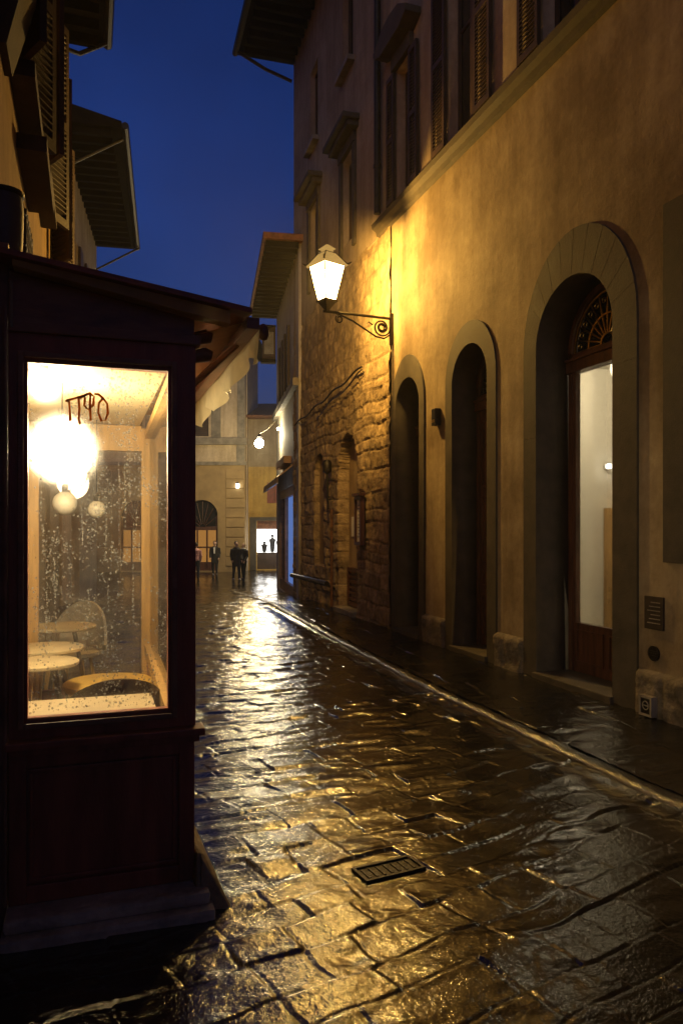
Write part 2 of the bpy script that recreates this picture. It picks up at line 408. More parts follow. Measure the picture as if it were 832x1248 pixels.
# kerb strip
ks = np.linspace(-12, 23, 1100); prof_u = np.array([-.078, -.068, -.06, 0, .05, .06, .078]); prof_z = np.array([-.06, -.02, .004, .008, .010, .006, -.02])
SK = np.repeat(ks[:, None], 7, 1); TK = kerb_t(SK) + prof_u[None, :] + .012*vn(SK*1.7, SK*.3, 4)
jj = np.abs(((SK*1.05 + .13*np.floor(SK/3)) % 1)-.5)
ZK = prof_z[None, :] + .016*fbm(SK*5, TK*14, 8, 4) - .02*np.exp(-((.5-jj)/.012)**2) + slope(SK)
props(grid_mesh('kerb', TK, SK, ZK, vn(np.floor(SK*1.05), TK*0, 3)+.5, np.zeros_like(TK), M['kerb']), kind='structure')
g = MB(); g.add([(-90, -60, -.95), (90, -60, -.95), (90, 110, -.95), (-90, 110, -.95)], [(0, 1, 2, 3)])
props(g.build('ground', M['ground']), kind='structure')
# iron drain cover in the street, sunk in its frame
dc = thing('drain_cover', (1.34, 3.26, 0), 'small dark iron drain cover set in the wet flagstones', 'drain cover')
g = MB(); g.M = Matrix.Translation((1.34, 3.26, -.002)) @ Matrix.Rotation(R(8), 4, 'Z')
g.box(-.16, .16, -.075, -.06, -.03, .008); g.box(-.16, .16, .06, .075, -.03, .008); g.box(-.16, -.145, -.06, .06, -.03, .008); g.box(.145, .16, -.06, .06, -.03, .008)
g.build('frame', M['iron'], dc)
g = MB(); g.M = Matrix.Translation((1.34, 3.26, -.002)) @ Matrix.Rotation(R(8), 4, 'Z'); g.box(-.143, .143, -.058, .058, -.03, .0)
for i in range(7): g.box(-.13+.04*i, -.118+.04*i, -.045, .045, .0, .004)
g.build('lid', M['iron'], dc)

# ------------------------------------------------------------------ shared building bits
RW = ((4.55, 0, 0), (0, 1, 0), (1, 0, 0))            # street wall frame: a = s, depth into the building
def shutter_mb(a0, a1, z0, z1, t0, t1, nd=-1):
    """louvred leaf lying in the wall plane between t0 and t1"""
    m = MB(); w = .05
    m.box(t0, t1, a0, a0+w, z0, z1); m.box(t0, t1, a1-w, a1, z0, z1)
    m.box(t0, t1, a0+w, a1-w, z0, z0+.08); m.box(t0, t1, a0+w, a1-w, z1-.08, z1)
    zm = (z0+z1)/2; m.box(t0, t1, a0+w, a1-w, zm-.04, zm+.04)
    zz = z0+.10
    while zz < z1-.12:
        if abs(zz-zm) > .06:
            m.add([(t0, a0+w, zz), (t0, a1-w, zz), (t1, a1-w, zz+.035), (t1, a0+w, zz+.035),
                   (t0, a0+w, zz+.012), (t0, a1-w, zz+.012), (t1, a1-w, zz+.047), (t1, a0+w, zz+.047)],
                  [(0,1,2,3),(7,6,5,4),(0,4,5,1),(1,5,6,2),(2,6,7,3),(3,7,4,0)])
        zz += .05
    return m

# ------------------------------------------------------------------ yellow building on the street
yb = thing('plaster_building', (4.55, 7, 0), 'yellow plastered building with three arched stone doorways and shuttered upper windows', 'building')
T0 = 4.55
doors = [dict(i=(9.87, 10.75), o=(9.70, 10.92), zs=3.44, oz=.78, rec=.36, tr=3.06),
         dict(i=(7.93, 8.84), o=(7.72, 9.03), zs=3.48, oz=.74, rec=.34, tr=3.16),
         dict(i=(5.66, 6.89), o=(5.34, 7.13), zs=3.50, oz=1.07, rec=.38, tr=3.28)]
S_END = 10.95
holes = [arch(d['o'][0], d['o'][1], .001, d['zs'], d['oz']) for d in doors]
outer = [(-14, -.1), (S_END, -.1), (S_END, 6.42), (-14, 6.42)]
holes2 = [arch(d['o'][0]+.004, d['o'][1]-.004, .03, d['zs'], d['oz']-.004) for d in doors]
holes2.append(rect(3.3, 5.02, 1.32, 4.30))
slab('wall', outer, holes2, .5, M['yellow'], yb, RW)
wins = [(7.87+.28, 9.38-.28, 6.72, 9.3), (10.02+.24, 11.3-.24, 6.72, 8.7), (5.75, 6.72, 6.72, 9.3), (3.4, 4.4, 6.72, 9.3)]
wins = [(8.24, 9.02, 6.74, 9.2), (10.22, 10.78, 6.74, 8.75), (6.02, 6.82, 6.74, 9.2), (3.8, 4.6, 6.74, 9.2)]
S_UP = 11.45
slab('upper_wall', [(-14, 6.60), (S_UP, 6.60), (S_UP, 13.6), (-14, 13.6)], [rect(*w) for w in wins], .45, M['upper'], yb, ((4.57, 0, 0), (0, 1, 0), (1, 0, 0)))
# return wall of the upper storey that stands past the lower corner is carried by the string course
g = MB(); prof = [(0, 6.41), (.05, 6.43), (.07, 6.49), (.13, 6.53), (.15, 6.60), (.12, 6.63), (0, 6.64)]
g.prism([(T0-p, -14, q) for p, q in prof] + [(T0+.45, -14, 6.615), (T0+.45, -14, 6.425)], (0, 14+S_UP+.02, 0))
g.build('string_course', M['serena'], yb)
# plinth pieces between the doors
for a0, a1 in ((9.035, 9.695), (7.135, 7.715), (1.0, 5.335)):
    n1 = max(int((a1-a0)/.03), 4); n2 = 14
    A, Zz = np.meshgrid(np.linspace(a0, a1, n1), np.linspace(-.05, .40, n2), indexing='ij')
    tt = T0 - .045 - .05*fbm(A*5, Zz*5, 3, 4) - .02*(np.abs(((A*1.6) % 1)-.5) < .47)
    e = np.minimum(np.minimum(A-a0, a1-A)/.03, (.40-Zz)/.03); tt = np.where(e <= .01, T0+.01, tt)
    o = grid_mesh('plinth', tt, A, Zz, None, None, M['plinth'])
    o.data.transform(Matrix.Translation(-BASE[yb.name])); o.parent = yb; BASE[o.name] = BASE[yb.name].copy()
def fan_grille(parent, cs, zb, r, t, mt, name='fanlight'):
    m = MB()
    for k in range(13):
        th = math.pi*k/12
        m.tube([(t, cs+.10*math.cos(th), zb+.10*math.sin(th)), (t, cs+r*.55*math.cos(th), zb+r*.55*math.sin(th)), (t, cs+(r-.02)*math.cos(th), zb+(r-.02)*math.sin(th))], [.008, .012, .006], 5)
        if k < 12:
            t2 = math.pi*(k+.5)/12
            m.tube([(t, cs+r*.82*math.cos(t2)+.05*r*math.cos(q), zb+r*.82*math.sin(t2)+.05*r*math.sin(q)) for q in [i*math.pi/4 for i in range(9)]], .006, 4)
    for rr in (.10, r*.55, r-.015):
        m.tube([(t, cs+rr*math.cos(math.pi*i/18), zb+rr*math.sin(math.pi*i/18)) for i in range(19)], .012, 5)
    return m.build(name, mt, parent)
for di, d in enumerate(doors):
    i0, i1 = d['i']; cs = (i0+i1)/2; r = (i1-i0)/2
    su = slab('door_surround', arch(d['o'][0], d['o'][1], -.05, d['zs'], d['oz']), [arch(i0, i1, -.04, d['zs'])], .52, M['serena'], yb, ((T0-.025, 0, 0), (0, 1, 0), (1, 0, 0)))
    c0 = (d['o'][0]+d['o'][1])/2; ro = (d['o'][1]-d['o'][0])/2
    def joint(p0, p1):
        if di < 2: return
        jm = MB(); jm.tube([(T0-.0245, *p0), (T0-.0245, *p1)], .0016, 4); jm.build('mortar_joint', M['joint'], su)
    for k in range(1, 12):
        th = math.pi*k/12; joint((cs+(r+.004)*math.cos(th), d['zs']+(r+.004)*math.sin(th)), (c0+(ro-.004)*math.cos(th), d['zs']+(d['oz']-.004)*math.sin(th)))
    for k in range(5):
        zz = .62+.62*k; joint((i0-.004, zz), (d['o'][0]+.004, zz)); joint((i1+.004, zz+.1), (d['o'][1]-.004, zz+.1))
    ta = T0 + d['rec']
    g = MB(); g.box(T0-.065, ta+.1, i0-.02, i1+.02, -.05, .075); g.build('doorstep', M['serena'], yb, bevel=.012)
    ztr = d['tr']; fr = .07
    dr = MB()   # frame
    dr.box(ta, ta+.09, i0, i0+fr, .076, d['zs']); dr.box(ta, ta+.09, i1-fr, i1, .076, d['zs'])
    dr.box(ta-.03, ta+.10, i0, i1, ztr, ztr+.12); dr.box(ta-.05, ta+.05, i0, i1, ztr+.12, ztr+.15)
    door = dr.build('door', M['wood_door'], yb, bevel=.008)
    if di == 2: door['label'] = 'glazed shop door with lit room behind'
    slab('fanlight_frame', arch(i0, i1, ztr+.15, d['zs']), [arch(i0+.06, i1-.06, ztr+.20, d['zs'])], .07, M['wood_door'], door, ((ta, 0, 0), (0, 1, 0), (1, 0, 0)))
    slab('fanlight_pane', arch(i0+.05, i1-.05, ztr+.17, d['zs']), [], .01, M['pane'] , door, ((ta+.075, 0, 0), (0, 1, 0), (1, 0, 0)))
    fan_grille(door, cs, ztr+.21, r-.07, ta+.03, M['iron'] if di != 2 else M['brass'], 'fan_grille')
    if di < 2:
        mid = cs
        for a0, a1 in ((i0+fr, mid-.004), (mid+.004, i1-fr)):
            m = MB(); m.box(ta+.03, ta+.075, a0, a1, .078, ztr)
            for z0, z1 in ((.22, .75), (.85, 1.05), (1.15, 2.05), (2.15, ztr-.12)):
                m.box(ta+.012, ta+.03, a0+.05, a1-.05, z0, z0+.025); m.box(ta+.012, ta+.03, a0+.05, a1-.05, z1-.025, z1)
                m.box(ta+.012, ta+.03, a0+.05, a0+.075, z0+.025, z1-.025); m.box(ta+.012, ta+.03, a1-.075, a1-.05, z0+.025, z1-.025)
                m.box(ta+.018, ta+.03, a0+.10, a1-.10, z0+.06, z1-.06)
            m.build('leaf', M['wood_door'], door, bevel=.004)
        m = MB(); m.ball((ta-.02, mid-.07, 1.10), .03, 10); m.tube([(ta+.02, mid-.07, 1.1), (ta-.02, mid-.07, 1.1)], .012, 6); m.build('handle', M['brass'], door, smooth=True)
        m = MB(); m.tube([(ta+.01, mid+.08, 1.42), (ta-.035, mid+.08, 1.40), (ta-.03, mid+.08, 1.33), (ta+.01, mid+.08, 1.31)], .009, 6); m.build('knocker', M['brass'], door, smooth=True)
    else:
        m = MB(); m.box(ta+.02, ta+.08, i0+fr, i1-fr, .077, .60)
        for a0, a1 in ((i0+.13, cs-.04), (cs+.04, i1-.13)):
            m.box(ta+.005, ta+.02, a0, a1, .18, .20); m.box(ta+.005, ta+.02, a0, a1, .51, .53); m.box(ta+.005, ta+.02, a0, a0+.02, .20, .51); m.box(ta+.005, ta+.02, a1-.02, a1, .20, .51)
        m.build('kick_panel', M['wood_door'], door, bevel=.004)
        m = MB(); w = .05
        m.box(ta+.01, ta+.07, i0+fr, i0+fr+w, .60, ztr); m.box(ta+.01, ta+.07, i1-fr-w, i1-fr, .60, ztr)
        m.build('sash', M['wood_door'], door, bevel=.006)
        m = MB(); m.box(ta+.045, ta+.051, i0+fr+w, i1-fr-w, .60, ztr); m.build('pane', M['clear'], door)
# lit room behind the third door
rm = MB(); x0, x1, y0, y1, z0, z1 = T0+.53, 9.2, 4.2, 8.95, .05, 3.9
def inward(m, x0, x1, y0, y1, z0, z1, th=.08):
    m.box(x0, x1, y1, y1+th, z0, z1); m.box(x1, x1+th, y0-th, y1+th, z0, z1); m.box(x0, x1, y0-th, y0, z0, z1)
    m.box(x0, x1+th, y0-th, y1+th, z0-th, z0); m.box(x0, x1+th, y0-th, y1+th, z1, z1+th)
inward(rm, x0, x1, y0, y1, z0, z1); rm.box(T0+.53, 6.71, 8.80, 8.949, .05, 3.9)
rm.build('shop_room', M['room'], yb)
cl = thing('ceiling_lamp', (6.1, 7.45, 3.7), 'plain round ceiling lamp inside the lit shop behind the glazed door', 'lamp')
m = MB(); m.lathe([(.16, 3.80), (.20, 3.84), (.20, 3.90)], (6.1, 7.45, 0), 20); m.build('shade', emit('room_lamp_shade', (1, .86, .62), 6), cl, smooth=True)
m = MB(); m.lathe([(.21, 3.86), (.215, 3.90)], (6.1, 7.45, 0), 20); m.build('rim', M['white'], cl)
cl_light = (6.1, 7.45, 3.55)
# cardboard shelf inside and a little spot lamp on the wall
sh = thing('shelf_unit', (7.3, 8.7, .05), 'tall wooden shelf stacked with boxes inside the lit shop doorway', 'shelf')
sx0, sx1, sy0, sy1 = 6.98, 7.6, 8.5, 8.9
m = MB(); m.box(sx0, sx0+.03, sy0, sy1, .05, 1.9); m.box(sx1-.03, sx1, sy0, sy1, .05, 1.9); m.box(sx0, sx1, sy1, sy1+.02, .05, 1.9)
for zz in (.1, .5, .9, 1.3, 1.87): m.box(sx0+.03, sx1-.03, sy0, sy1, zz, zz+.03)
m.build('carcass', M['lightwood'], sh)
for zz in (.13, .53, .93):
    for k in range(2):
        m = MB(); m.box(sx0+.05+.26*k, sx0+.28+.26*k, sy0+.03, sy1-.05, zz, zz+.25+.04*k); m.build('carton', M['card'], sh)
sl = thing('spot_lamp', (7.03, 8.9, 2.5), 'tiny lit spot lamp on the cream wall inside the shop door', 'lamp')
m = MB(); m.ball((7.03, 8.86, 2.5), .035, 12); m.build('bulb', emit('spot_bulb', (1, .92, .75), 20), sl, smooth=True)
m = MB(); m.tube([(7.03, 8.96, 2.5), (7.03, 8.89, 2.5)], .045, 12); m.build('mount', M['white'], sl)
# upper windows with louvred shutters
for wi, (a0, a1, z0, z1) in enumerate(wins):
    wo = MB(); tt = 4.57
    wo.box(tt+.14, tt+.20, a0, a0+.06, z0, z1); wo.box(tt+.14, tt+.20, a1-.06, a1, z0, z1); wo.box(tt+.14, tt+.20, a0+.06, a1-.06, z0, z0+.07); wo.box(tt+.14, tt+.20, a0+.06, a1-.06, z1-.07, z1)
    c = (a0+a1)/2; wo.box(tt+.13, tt+.19, c-.035, c+.035, z0+.07, z1-.07); wo.box(tt+.15, tt+.19, a0+.06, a1-.06, z0+1.5, z0+1.55)
    win = wo.build('window', M['shutter'], yb, bevel=.005)
    m = MB(); m.box(tt+.165, tt+.172, a0+.05, a1-.05, z0+.05, z1-.05); m.build('pane', M['pane'], win)
    w2 = (a1-a0)/2
    for b0, b1 in ((a0-w2-.01, a0-.01), (a1+.01, a1+w2+.01)):
        shutter_mb(b0, b1, z0+.0, z1, tt-.07, tt-.025).build('shutter', M['shutter'], win)
    m = MB()
    m.prism([(tt-.001, a0-.10, z1+.25), (tt-.001, a1+.10, z1+.25), (tt-.001, a1+.34, z1+.34), (tt-.001, a1+.34, z1+.44), (tt-.001, a1+.05, z1+.62)] + [(tt-.001, c+.05*k, z1+.66-.002*k*k) for k in (3, 0, -3)] + [(tt-.001, a0-.05, z1+.62), (tt-.001, a0-.34, z1+.44), (tt-.001, a0-.34, z1+.34)], (-.26, 0, 0))
    m.prism([(tt-.001, a0-.08, z1+.02), (tt-.001, a1+.08, z1+.02), (tt-.001, a1+.08, z1+.248), (tt-.001, a0-.08, z1+.248)], (-.08, 0, 0))
    m.build('hood', M['serena'], win, bevel=.015)
# grey stone window surround at the edge
slab('window_surround', rect(3.305, 5.015, 1.325, 4.295), [rect(3.6, 4.72, 1.62, 4.0)], .34, M['serena'], yb, ((T0-.035, 0, 0), (0, 1, 0), (1, 0, 0)))
m = MB(); m.box(T0+.12, T0+.16, 3.6, 4.72, 1.62, 4.0); m.box(T0+.08, T0+.12, 4.13, 4.19, 1.62, 4.0); m.box(T0+.08, T0+.12, 3.6, 4.72, 2.8, 2.86); m.build('window', M['shutter'], yb)
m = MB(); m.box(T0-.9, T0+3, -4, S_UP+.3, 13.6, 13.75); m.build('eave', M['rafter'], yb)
m = MB(); m.tube([(T0-.09, S_UP-.10, 6.75), (T0-.09, S_UP-.10, 13.5)], .055, 10)
for zz in (7.5, 9.3, 11.1): m.tube([(T0-.09, S_UP-.10, zz), (T0-.09, S_UP-.10, zz+.05)], .068, 10)
m.build('drainpipe', M['iron'], yb, smooth=True)
point('room_lamp_light', cl_light, 120, (1, .84, .55), .15, cl)
# small fittings on the wall
bell = thing('doorbell', (T0, 9.26, 3.1), 'small dark box fixed high on plaster between two arched doors', 'wall box')
m = MB(); m.box(T0-.09, T0-.002, 9.20, 9.32, 3.02, 3.25); m.build('case', M['iron'], bell, bevel=.01)
m = MB(); m.box(T0-.094, T0-.089, 9.22, 9.30, 3.06, 3.10); m.build('cover', M['brass'], bell)
plq = thing('wall_plaque', (T0, 5.14, .75), 'dark rectangular plaque with faint lines on yellow plaster', 'plaque')
m = MB(); m.box(T0-.022, T0-.002, 5.03, 5.25, .75, 1.03); m.build('plate', mat('bronze_plate', (.05, .035, .025), .55, .2, 10, metal=.2), plq, bevel=.004)
m = MB()
for k in range(6): m.box(T0-.0255, T0-.0215, 5.06, 5.21-.02*(k % 3), .80+.035*k, .808+.035*k)
m.build('inscription', M['serena2'], plq)
vn_ = thing('wall_vent', (T0, 5.15, .50), 'round dark vent hole in plaster just under the plaque', 'vent')
m = MB(); m.M = Matrix.Translation((T0-.004, 5.15, .545)) @ Matrix.Rotation(R(-90), 4, 'Y'); m.lathe([(.065, -.004), (.065, .012), (.05, .012), (.05, .004), (.01, .004)], (0, 0, 0), 20); m.build('ring', M['iron'], vn_)
m = MB()
for k in range(3): m.box(T0-.014, T0-.009, 5.10, 5.20, .52+.02*k, .526+.02*k)
m.build('bar', M['iron'], vn_)
ub = thing('utility_box', (T0-.05, 5.12, .05), 'small pale framed meter plate low on the stone plinth', 'meter box')
m = MB(); tq = T0-.115
m.box(tq-.012, tq+.06, 5.045, 5.065, .03, .20); m.box(tq-.012, tq+.06, 5.175, 5.195, .03, .20); m.box(tq-.012, tq+.06, 5.065, 5.175, .03, .05); m.box(tq-.012, tq+.06, 5.065, 5.175, .18, .20)
m.build('frame', M['serena2'], ub)
m = MB(); m.box(tq-.004, tq+.05, 5.065, 5.175, .05, .18); m.build('door', M['iron'], ub)
m = MB()
m.tube([(tq-.006, 5.12+.035*math.cos(a), .118+.035*math.sin(a)) for a in [i*math.pi/8 for i in range(17)]], .005, 5); m.box(tq-.008, tq-.003, 5.09, 5.15, .113, .122)
m.build('emblem', M['serena2'], ub)

# ------------------------------------------------------------------ rough stone building next along the street
A0 = Vector((4.53, 10.96, 0)); A1 = Vector((4.83, 17.95, 0)); ad = (A1-A0).normalized(); an = Vector((ad.y, -ad.x, 0)); LEN = (A1-A0).length
SF = (tuple(A0), tuple(ad), tuple(an))
def sp(a, z, dep=0.0): p = A0 + ad*a + an*dep; return (p.x, p.y, z)
sb = thing('stone_building', tuple(A0), 'tall building with rough stone ground floor, grey plaster above and deep eaves', 'building')
na, nz_ = 330, 300
AA, ZZ = np.meshgrid(np.linspace(0, LEN, na), np.linspace(-.15, 6.5, nz_), indexing='ij')
gg = np.random.default_rng(31)
zj = ZZ + .13*vn(AA*1.1, ZZ*.8, 50) + .05*vn(AA*3.3, ZZ*2.1, 52)
ze = np.cumsum(gg.uniform(.16, .36, 60)) - .5
row = np.clip(np.searchsorted(ze, zj)-1, 0, 58); dz = np.minimum(zj-ze[row], ze[row+1]-zj)
disp = np.zeros_like(AA); stone_tone = np.zeros_like(AA)
for r in np.unique(row):
    mm = row == r; ed = np.cumsum(gg.uniform(.20, .62, 60)) - gg.uniform(0, .8) - .5
    a = AA[mm] + .09*vn(AA[mm]*2.5, ZZ[mm]*3.5, 61); k = np.clip(np.searchsorted(ed, a)-1, 0, 58)
    dd = np.minimum(np.minimum(a-ed[k], ed[k+1]-a), dz[mm])
    pr = gg.uniform(0, .017, 60)[k]; stone_tone[mm] = gg.random(60)[k]*np.clip(dd/.02, .15, 1)
    disp[mm] = pr*np.clip(dd/.02, 0, 1)**.6 - .016*np.exp(-(dd/.010)**2)
quoin = np.clip((1.25-AA)/.1, 0, 1)*np.clip((4.9-ZZ)/.3, 0, 1)
rough = np.clip((5.4 + .4*vn(AA, ZZ, 9)*2 - ZZ)/.5, 0.10, 1)*(.55+.9*np.clip(vn(AA*.8, ZZ*.8, 12)+.5, 0, 1))
disp = disp*np.maximum(rough, quoin*1.3) + .030*fbm(AA*5, ZZ*5, 70, 5) + .018*np.abs(fbm(AA*9, ZZ*9, 83, 4))*np.maximum(rough, .25)
def niche(a0, a1, z0, zs, dep):
    """blind arched recess pressed into the wall"""
    global disp
    c = (a0+a1)/2; r = (a1-a0)/2
    ins = (AA > a0) & (AA < a1) & (ZZ > z0) & ((ZZ < zs) | (((AA-c)/r)**2 + ((ZZ-zs)/(r*1.15))**2 < 1))
    disp = np.where(ins, -dep + .008*fbm(AA*6, ZZ*6, 90, 3), disp)
niche(1.72, 2.92, .02, 2.70, .26)     # walled up doorway
niche(4.05, 4.85, .85, 2.75, .14)     # walled up window
P = np.stack([A0.x + ad.x*AA - an.x*disp, A0.y + ad.y*AA - an.y*disp, ZZ], -1)
o = grid_mesh('stone_wall', P[..., 0], P[..., 1], P[..., 2], stone_tone, stone_tone*0, M['rubblewall'])
o.data.transform(Matrix.Translation(-BASE[sb.name])); o.parent = sb; BASE[o.name] = BASE[sb.name].copy()
slab('blocked_arch', arch(1.70, 2.94, .0, 2.68, .72), [], .05, M['infill'], sb, (sp(0, 0, .20), SF[1], SF[2]))
slab('blocked_window', arch(4.03, 4.87, .83, 2.73, .5), [], .05, M['infill'], sb, (sp(0, 0, .11), SF[1], SF[2]))
uw_ = [(4.55, 5.25, 7.15, 8.75), (1.95, 2.65, 7.0, 8.6), (4.6, 5.3, 10.15, 11.9), (2.0, 2.7, 10.3, 12.0)]
slab('upper_wall', rect(0, LEN, 6.45, 13.3), [rect(*w) for w in uw_], .4, M['greyplaster'], sb, (sp(0, 0, .0), SF[1], SF[2]))
m = MB(); m.hexa([sp(0, 0, .30), sp(LEN, 0, .30), sp(LEN, 0, 9), sp(0, 0, 9)], [sp(0, 13.3, .41), sp(LEN, 13.3, .41), sp(LEN, 13.3, 9), sp(0, 13.3, 9)]); m.build('core', M['greyplaster'], sb)
def wbox(m, a0, a1, z0, z1, d0, d1): m.hexa([sp(a0, z0, d0), sp(a1, z0, d0), sp(a1, z0, d1), sp(a0, z0, d1)], [sp(a0, z1, d0), sp(a1, z1, d0), sp(a1, z1, d1), sp(a0, z1, d1)]); return m
for k, (a0, a1, z0, z1) in enumerate(uw_):
    m = MB(); wbox(m, a0, a0+.06, z0, z1, .12, .2); wbox(m, a1-.06, a1, z0, z1, .12, .2); wbox(m, a0+.06, a1-.06, z0, z0+.06, .12, .2); wbox(m, a0+.06, a1-.06, z1-.06, z1, .12, .2)
    wbox(m, (a0+a1)/2-.03, (a0+a1)/2+.03, z0+.06, z1-.06, .13, .19); win = m.build('window', M['shutter'], sb)
    m = MB(); wbox(m, a0+.05, a1-.05, z0+.05, z1-.05, .16, .168); m.build('pane', M['pane'], win)
    if k < 2:
        m = MB(); wbox(m, a0-.16, a0-.002, z0-.2, z1+.06, -.05, .1); wbox(m, a1+.002, a1+.16, z0-.2, z1+.06, -.05, .1); wbox(m, a0-.16, a1+.16, z1+.062, z1+.26, -.07, .1); m.build('surround', M['serena'], win, bevel=.01)
        m = MB(); wbox(m, a0-.30, a1+.30, z1+.262, z1+.36, -.22, .02); wbox(m, a0-.36, a1+.36, z1+.362, z1+.46, -.32, .02)
        m.hexa([sp(a0-.32, z1+.462, -.28), sp(a1+.32, z1+.462, -.28), sp(a1+.32, z1+.462, .02), sp(a0-.32, z1+.462, .02)], [sp(a0-.3, z1+.50, -.02), sp(a1+.3, z1+.50, -.02), sp(a1+.3, z1+.5, .02), sp(a0-.3, z1+.5, .02)])
        m.build('hood', M['serena'], win, bevel=.015)
    else:
        m = MB(); wbox(m, a0-.1, a1+.1, z0-.10, z0-.002, -.14, .1); m.build('sill', M['serena2'], win, bevel=.01)
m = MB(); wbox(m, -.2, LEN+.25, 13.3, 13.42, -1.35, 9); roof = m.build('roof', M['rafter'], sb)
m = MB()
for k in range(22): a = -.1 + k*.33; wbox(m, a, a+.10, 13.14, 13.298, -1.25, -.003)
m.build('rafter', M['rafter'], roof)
m = MB(); m.tube([sp(-.2, 13.33, -1.42), sp(LEN+.25, 13.33, -1.42)], .075, 8); m.tube([sp(LEN+.1, 13.3, -1.4), sp(LEN+.05, 12.95, -.7), sp(LEN-.05, 12.7, -.06)], .04, 6); m.build('gutter', M['iron'], roof, smooth=True)
# fittings on the stone wall
cb = MB(); cb.tube([sp(1.20+.21*i, 4.42-.012*i+.03*math.sin(i*.9), -.09) for i in range(26)], .018, 6); cb.tube([sp(1.20+.21*i, 4.34-.022*i+.04*math.sin(i*.7+1), -.09) for i in range(16)], .012, 5)
props(cb.build('wall_cable', M['iron'], None, smooth=True), 'dark cables sagging along the stone wall above the blocked doorway', 'cable')
m = thing('notice_board', sp(1.38, 1.5, -.06), 'narrow framed notice board with white sheet on rough quoins', 'notice board')
q = MB(); wbox(q, 1.16, 1.21, 1.32, 2.18, -.13, -.05); wbox(q, 1.47, 1.52, 1.32, 2.18, -.13, -.05); wbox(q, 1.21, 1.47, 1.32, 1.38, -.13, -.05); wbox(q, 1.21, 1.47, 2.12, 2.18, -.13, -.05); wbox(q, 1.12, 1.56, 2.182, 2.23, -.16, -.04); q.build('frame', M['wood_door'], m)
q = MB(); wbox(q, 1.212, 1.468, 1.382, 2.118, -.09, -.055); q.build('sheet', M['paper'], m)
q = MB()
for k in range(11): wbox(q, 1.25, 1.43-.03*(k % 3), 1.46+.055*k, 1.472+.055*k, -.0925, -.089)
q.build('printed_lines', M['ink'], m)
q = MB(); wbox(q, 2.42, 2.70, 1.46, 1.84, .183, .198)
props(q.build('paper_notice', M['paper']), 'plain cream paper sheet stuck inside the walled up arch', 'notice')
m = thing('vent_grille', sp(2.3, 0, .2), 'wide wooden louvred grille at the foot of the walled up arch', 'grille')
q = MB(); wbox(q, 1.78, 1.86, .12, .86, .14, .25); wbox(q, 2.78, 2.86, .12, .86, .14, .25); wbox(q, 1.86, 2.78, .78, .86, .14, .25); wbox(q, 1.86, 2.78, .12, .2, .14, .25); q.build('frame', M['wood_door'], m)
q = MB()
for k in range(5): wbox(q, 1.862, 2.778, .23+.11*k, .29+.11*k, .16, .24)
q.build('louvre', M['wood_door'], m)
q = MB(); wbox(q, 1.70, 2.95, -.1, .10, -.12, .27); props(q.build('stone_step', M['serena2'], None, bevel=.012), 'pale worn stone step below the walled up arch', 'step')
m = thing('torch_holder', sp(3.35, 2.3, 0), 'black iron torch holder on the stone wall beside the blind window', 'torch holder')
q = MB(); q.tube([sp(3.35, 2.0, -.10), sp(3.35, 2.75, -.13), sp(3.35, 2.85, -.13)], [.02, .025, .02], 8); q.tube([sp(3.35, 2.2, .02), sp(3.35, 2.2, -.11)], .015, 6); q.tube([sp(3.35, 2.6, .02), sp(3.35, 2.6, -.12)], .015, 6); q.build('stem', M['iron'], m, smooth=True)
q = MB(); c = sp(3.35, 2.72, -.13); q.lathe([(.03, 0), (.085, .04), (.10, .20), (.07, .26), (.02, .28)], c, 10); q.build('cup', M['iron'], m, smooth=True)
m = thing('rail_bench', sp(4.4, 0, -.25), 'low dark rail along the foot of the rough stone wall', 'rail')
q = MB(); q.tube([sp(3.1, .52, -.20), sp(6.3, .50, -.20)], .055, 8); q.build('rail', M['iron'], m, smooth=True)
for a in (3.2, 4.7, 6.2):
    q = MB(); q.tube([sp(a, .5, -.2), sp(a, .4, .05)], .03, 8); q.build('bracket', M['iron'], m, smooth=True)
q = MB(); q.tube([sp(3.12, .06, -.10), sp(3.12, 2.0, -.10)], .03, 8)
props(q.build('downpipe', mat('rusty_pipe', (.16, .07, .03), .7, .4, 12), None, smooth=True), 'thin rusty pipe standing against the stone wall beneath the torch holder', 'pipe')

# ------------------------------------------------------------------ wall lantern
LT, LS, LZ = 3.46, 10.90, 4.92
lan = thing('wall_lantern', (4.55, LS, 4.9), 'lit four sided lantern on a scrolled iron wall bracket', 'street lamp')
bk = MB(); bk.tube([(4.55, LS, LZ), (4.0, LS, LZ+.012), (LT-.06, LS, LZ+.02)], .022, 8)
bk.box(4.50, 4.55, LS-.03, LS+.03, 4.52, 5.0); bk.tube([(4.515, LS, 4.52), (4.515, LS, 4.44)], [.022, .006], 8)
bk.build('arm', M['iron'], lan)
sc = MB()
def spiral(c, r0, r1, a0, turns, n=36): return [(c[0]+(r0+(r1-r0)*i/n)*math.cos(a0+2*math.pi*turns*i/n), LS, c[1]+(r0+(r1-r0)*i/n)*math.sin(a0+2*math.pi*turns*i/n)) for i in range(n+1)]
sc.tube(spiral((4.36, 4.77), .145, .035, R(10), -1.9), .014, 6)
sc.tube([(4.49, LS, 4.66), (4.40, LS, 4.60), (4.26, LS, 4.62), (4.08, LS, 4.72), (3.88, LS, 4.83), (3.66, LS, 4.91)], .014, 6)
sc.tube(spiral((3.66, 4.84), .07, .025, R(60), 1.5), .011, 6)
sc.tube([(4.21, LS, 4.80), (4.14, LS, 4.84), (4.10, LS, 4.80), (4.14, LS, 4.76)], .010, 6)
sc.tube([(4.36+.055*math.cos(i*.5), LS, 4.77+.055*math.sin(i*.5)) for i in range(13)], .02, 6)
sc.build('scroll', M['iron'], lan)
zb, zt = 5.11, 5.62; rb, rt = .10, .192       # half widths of the glass
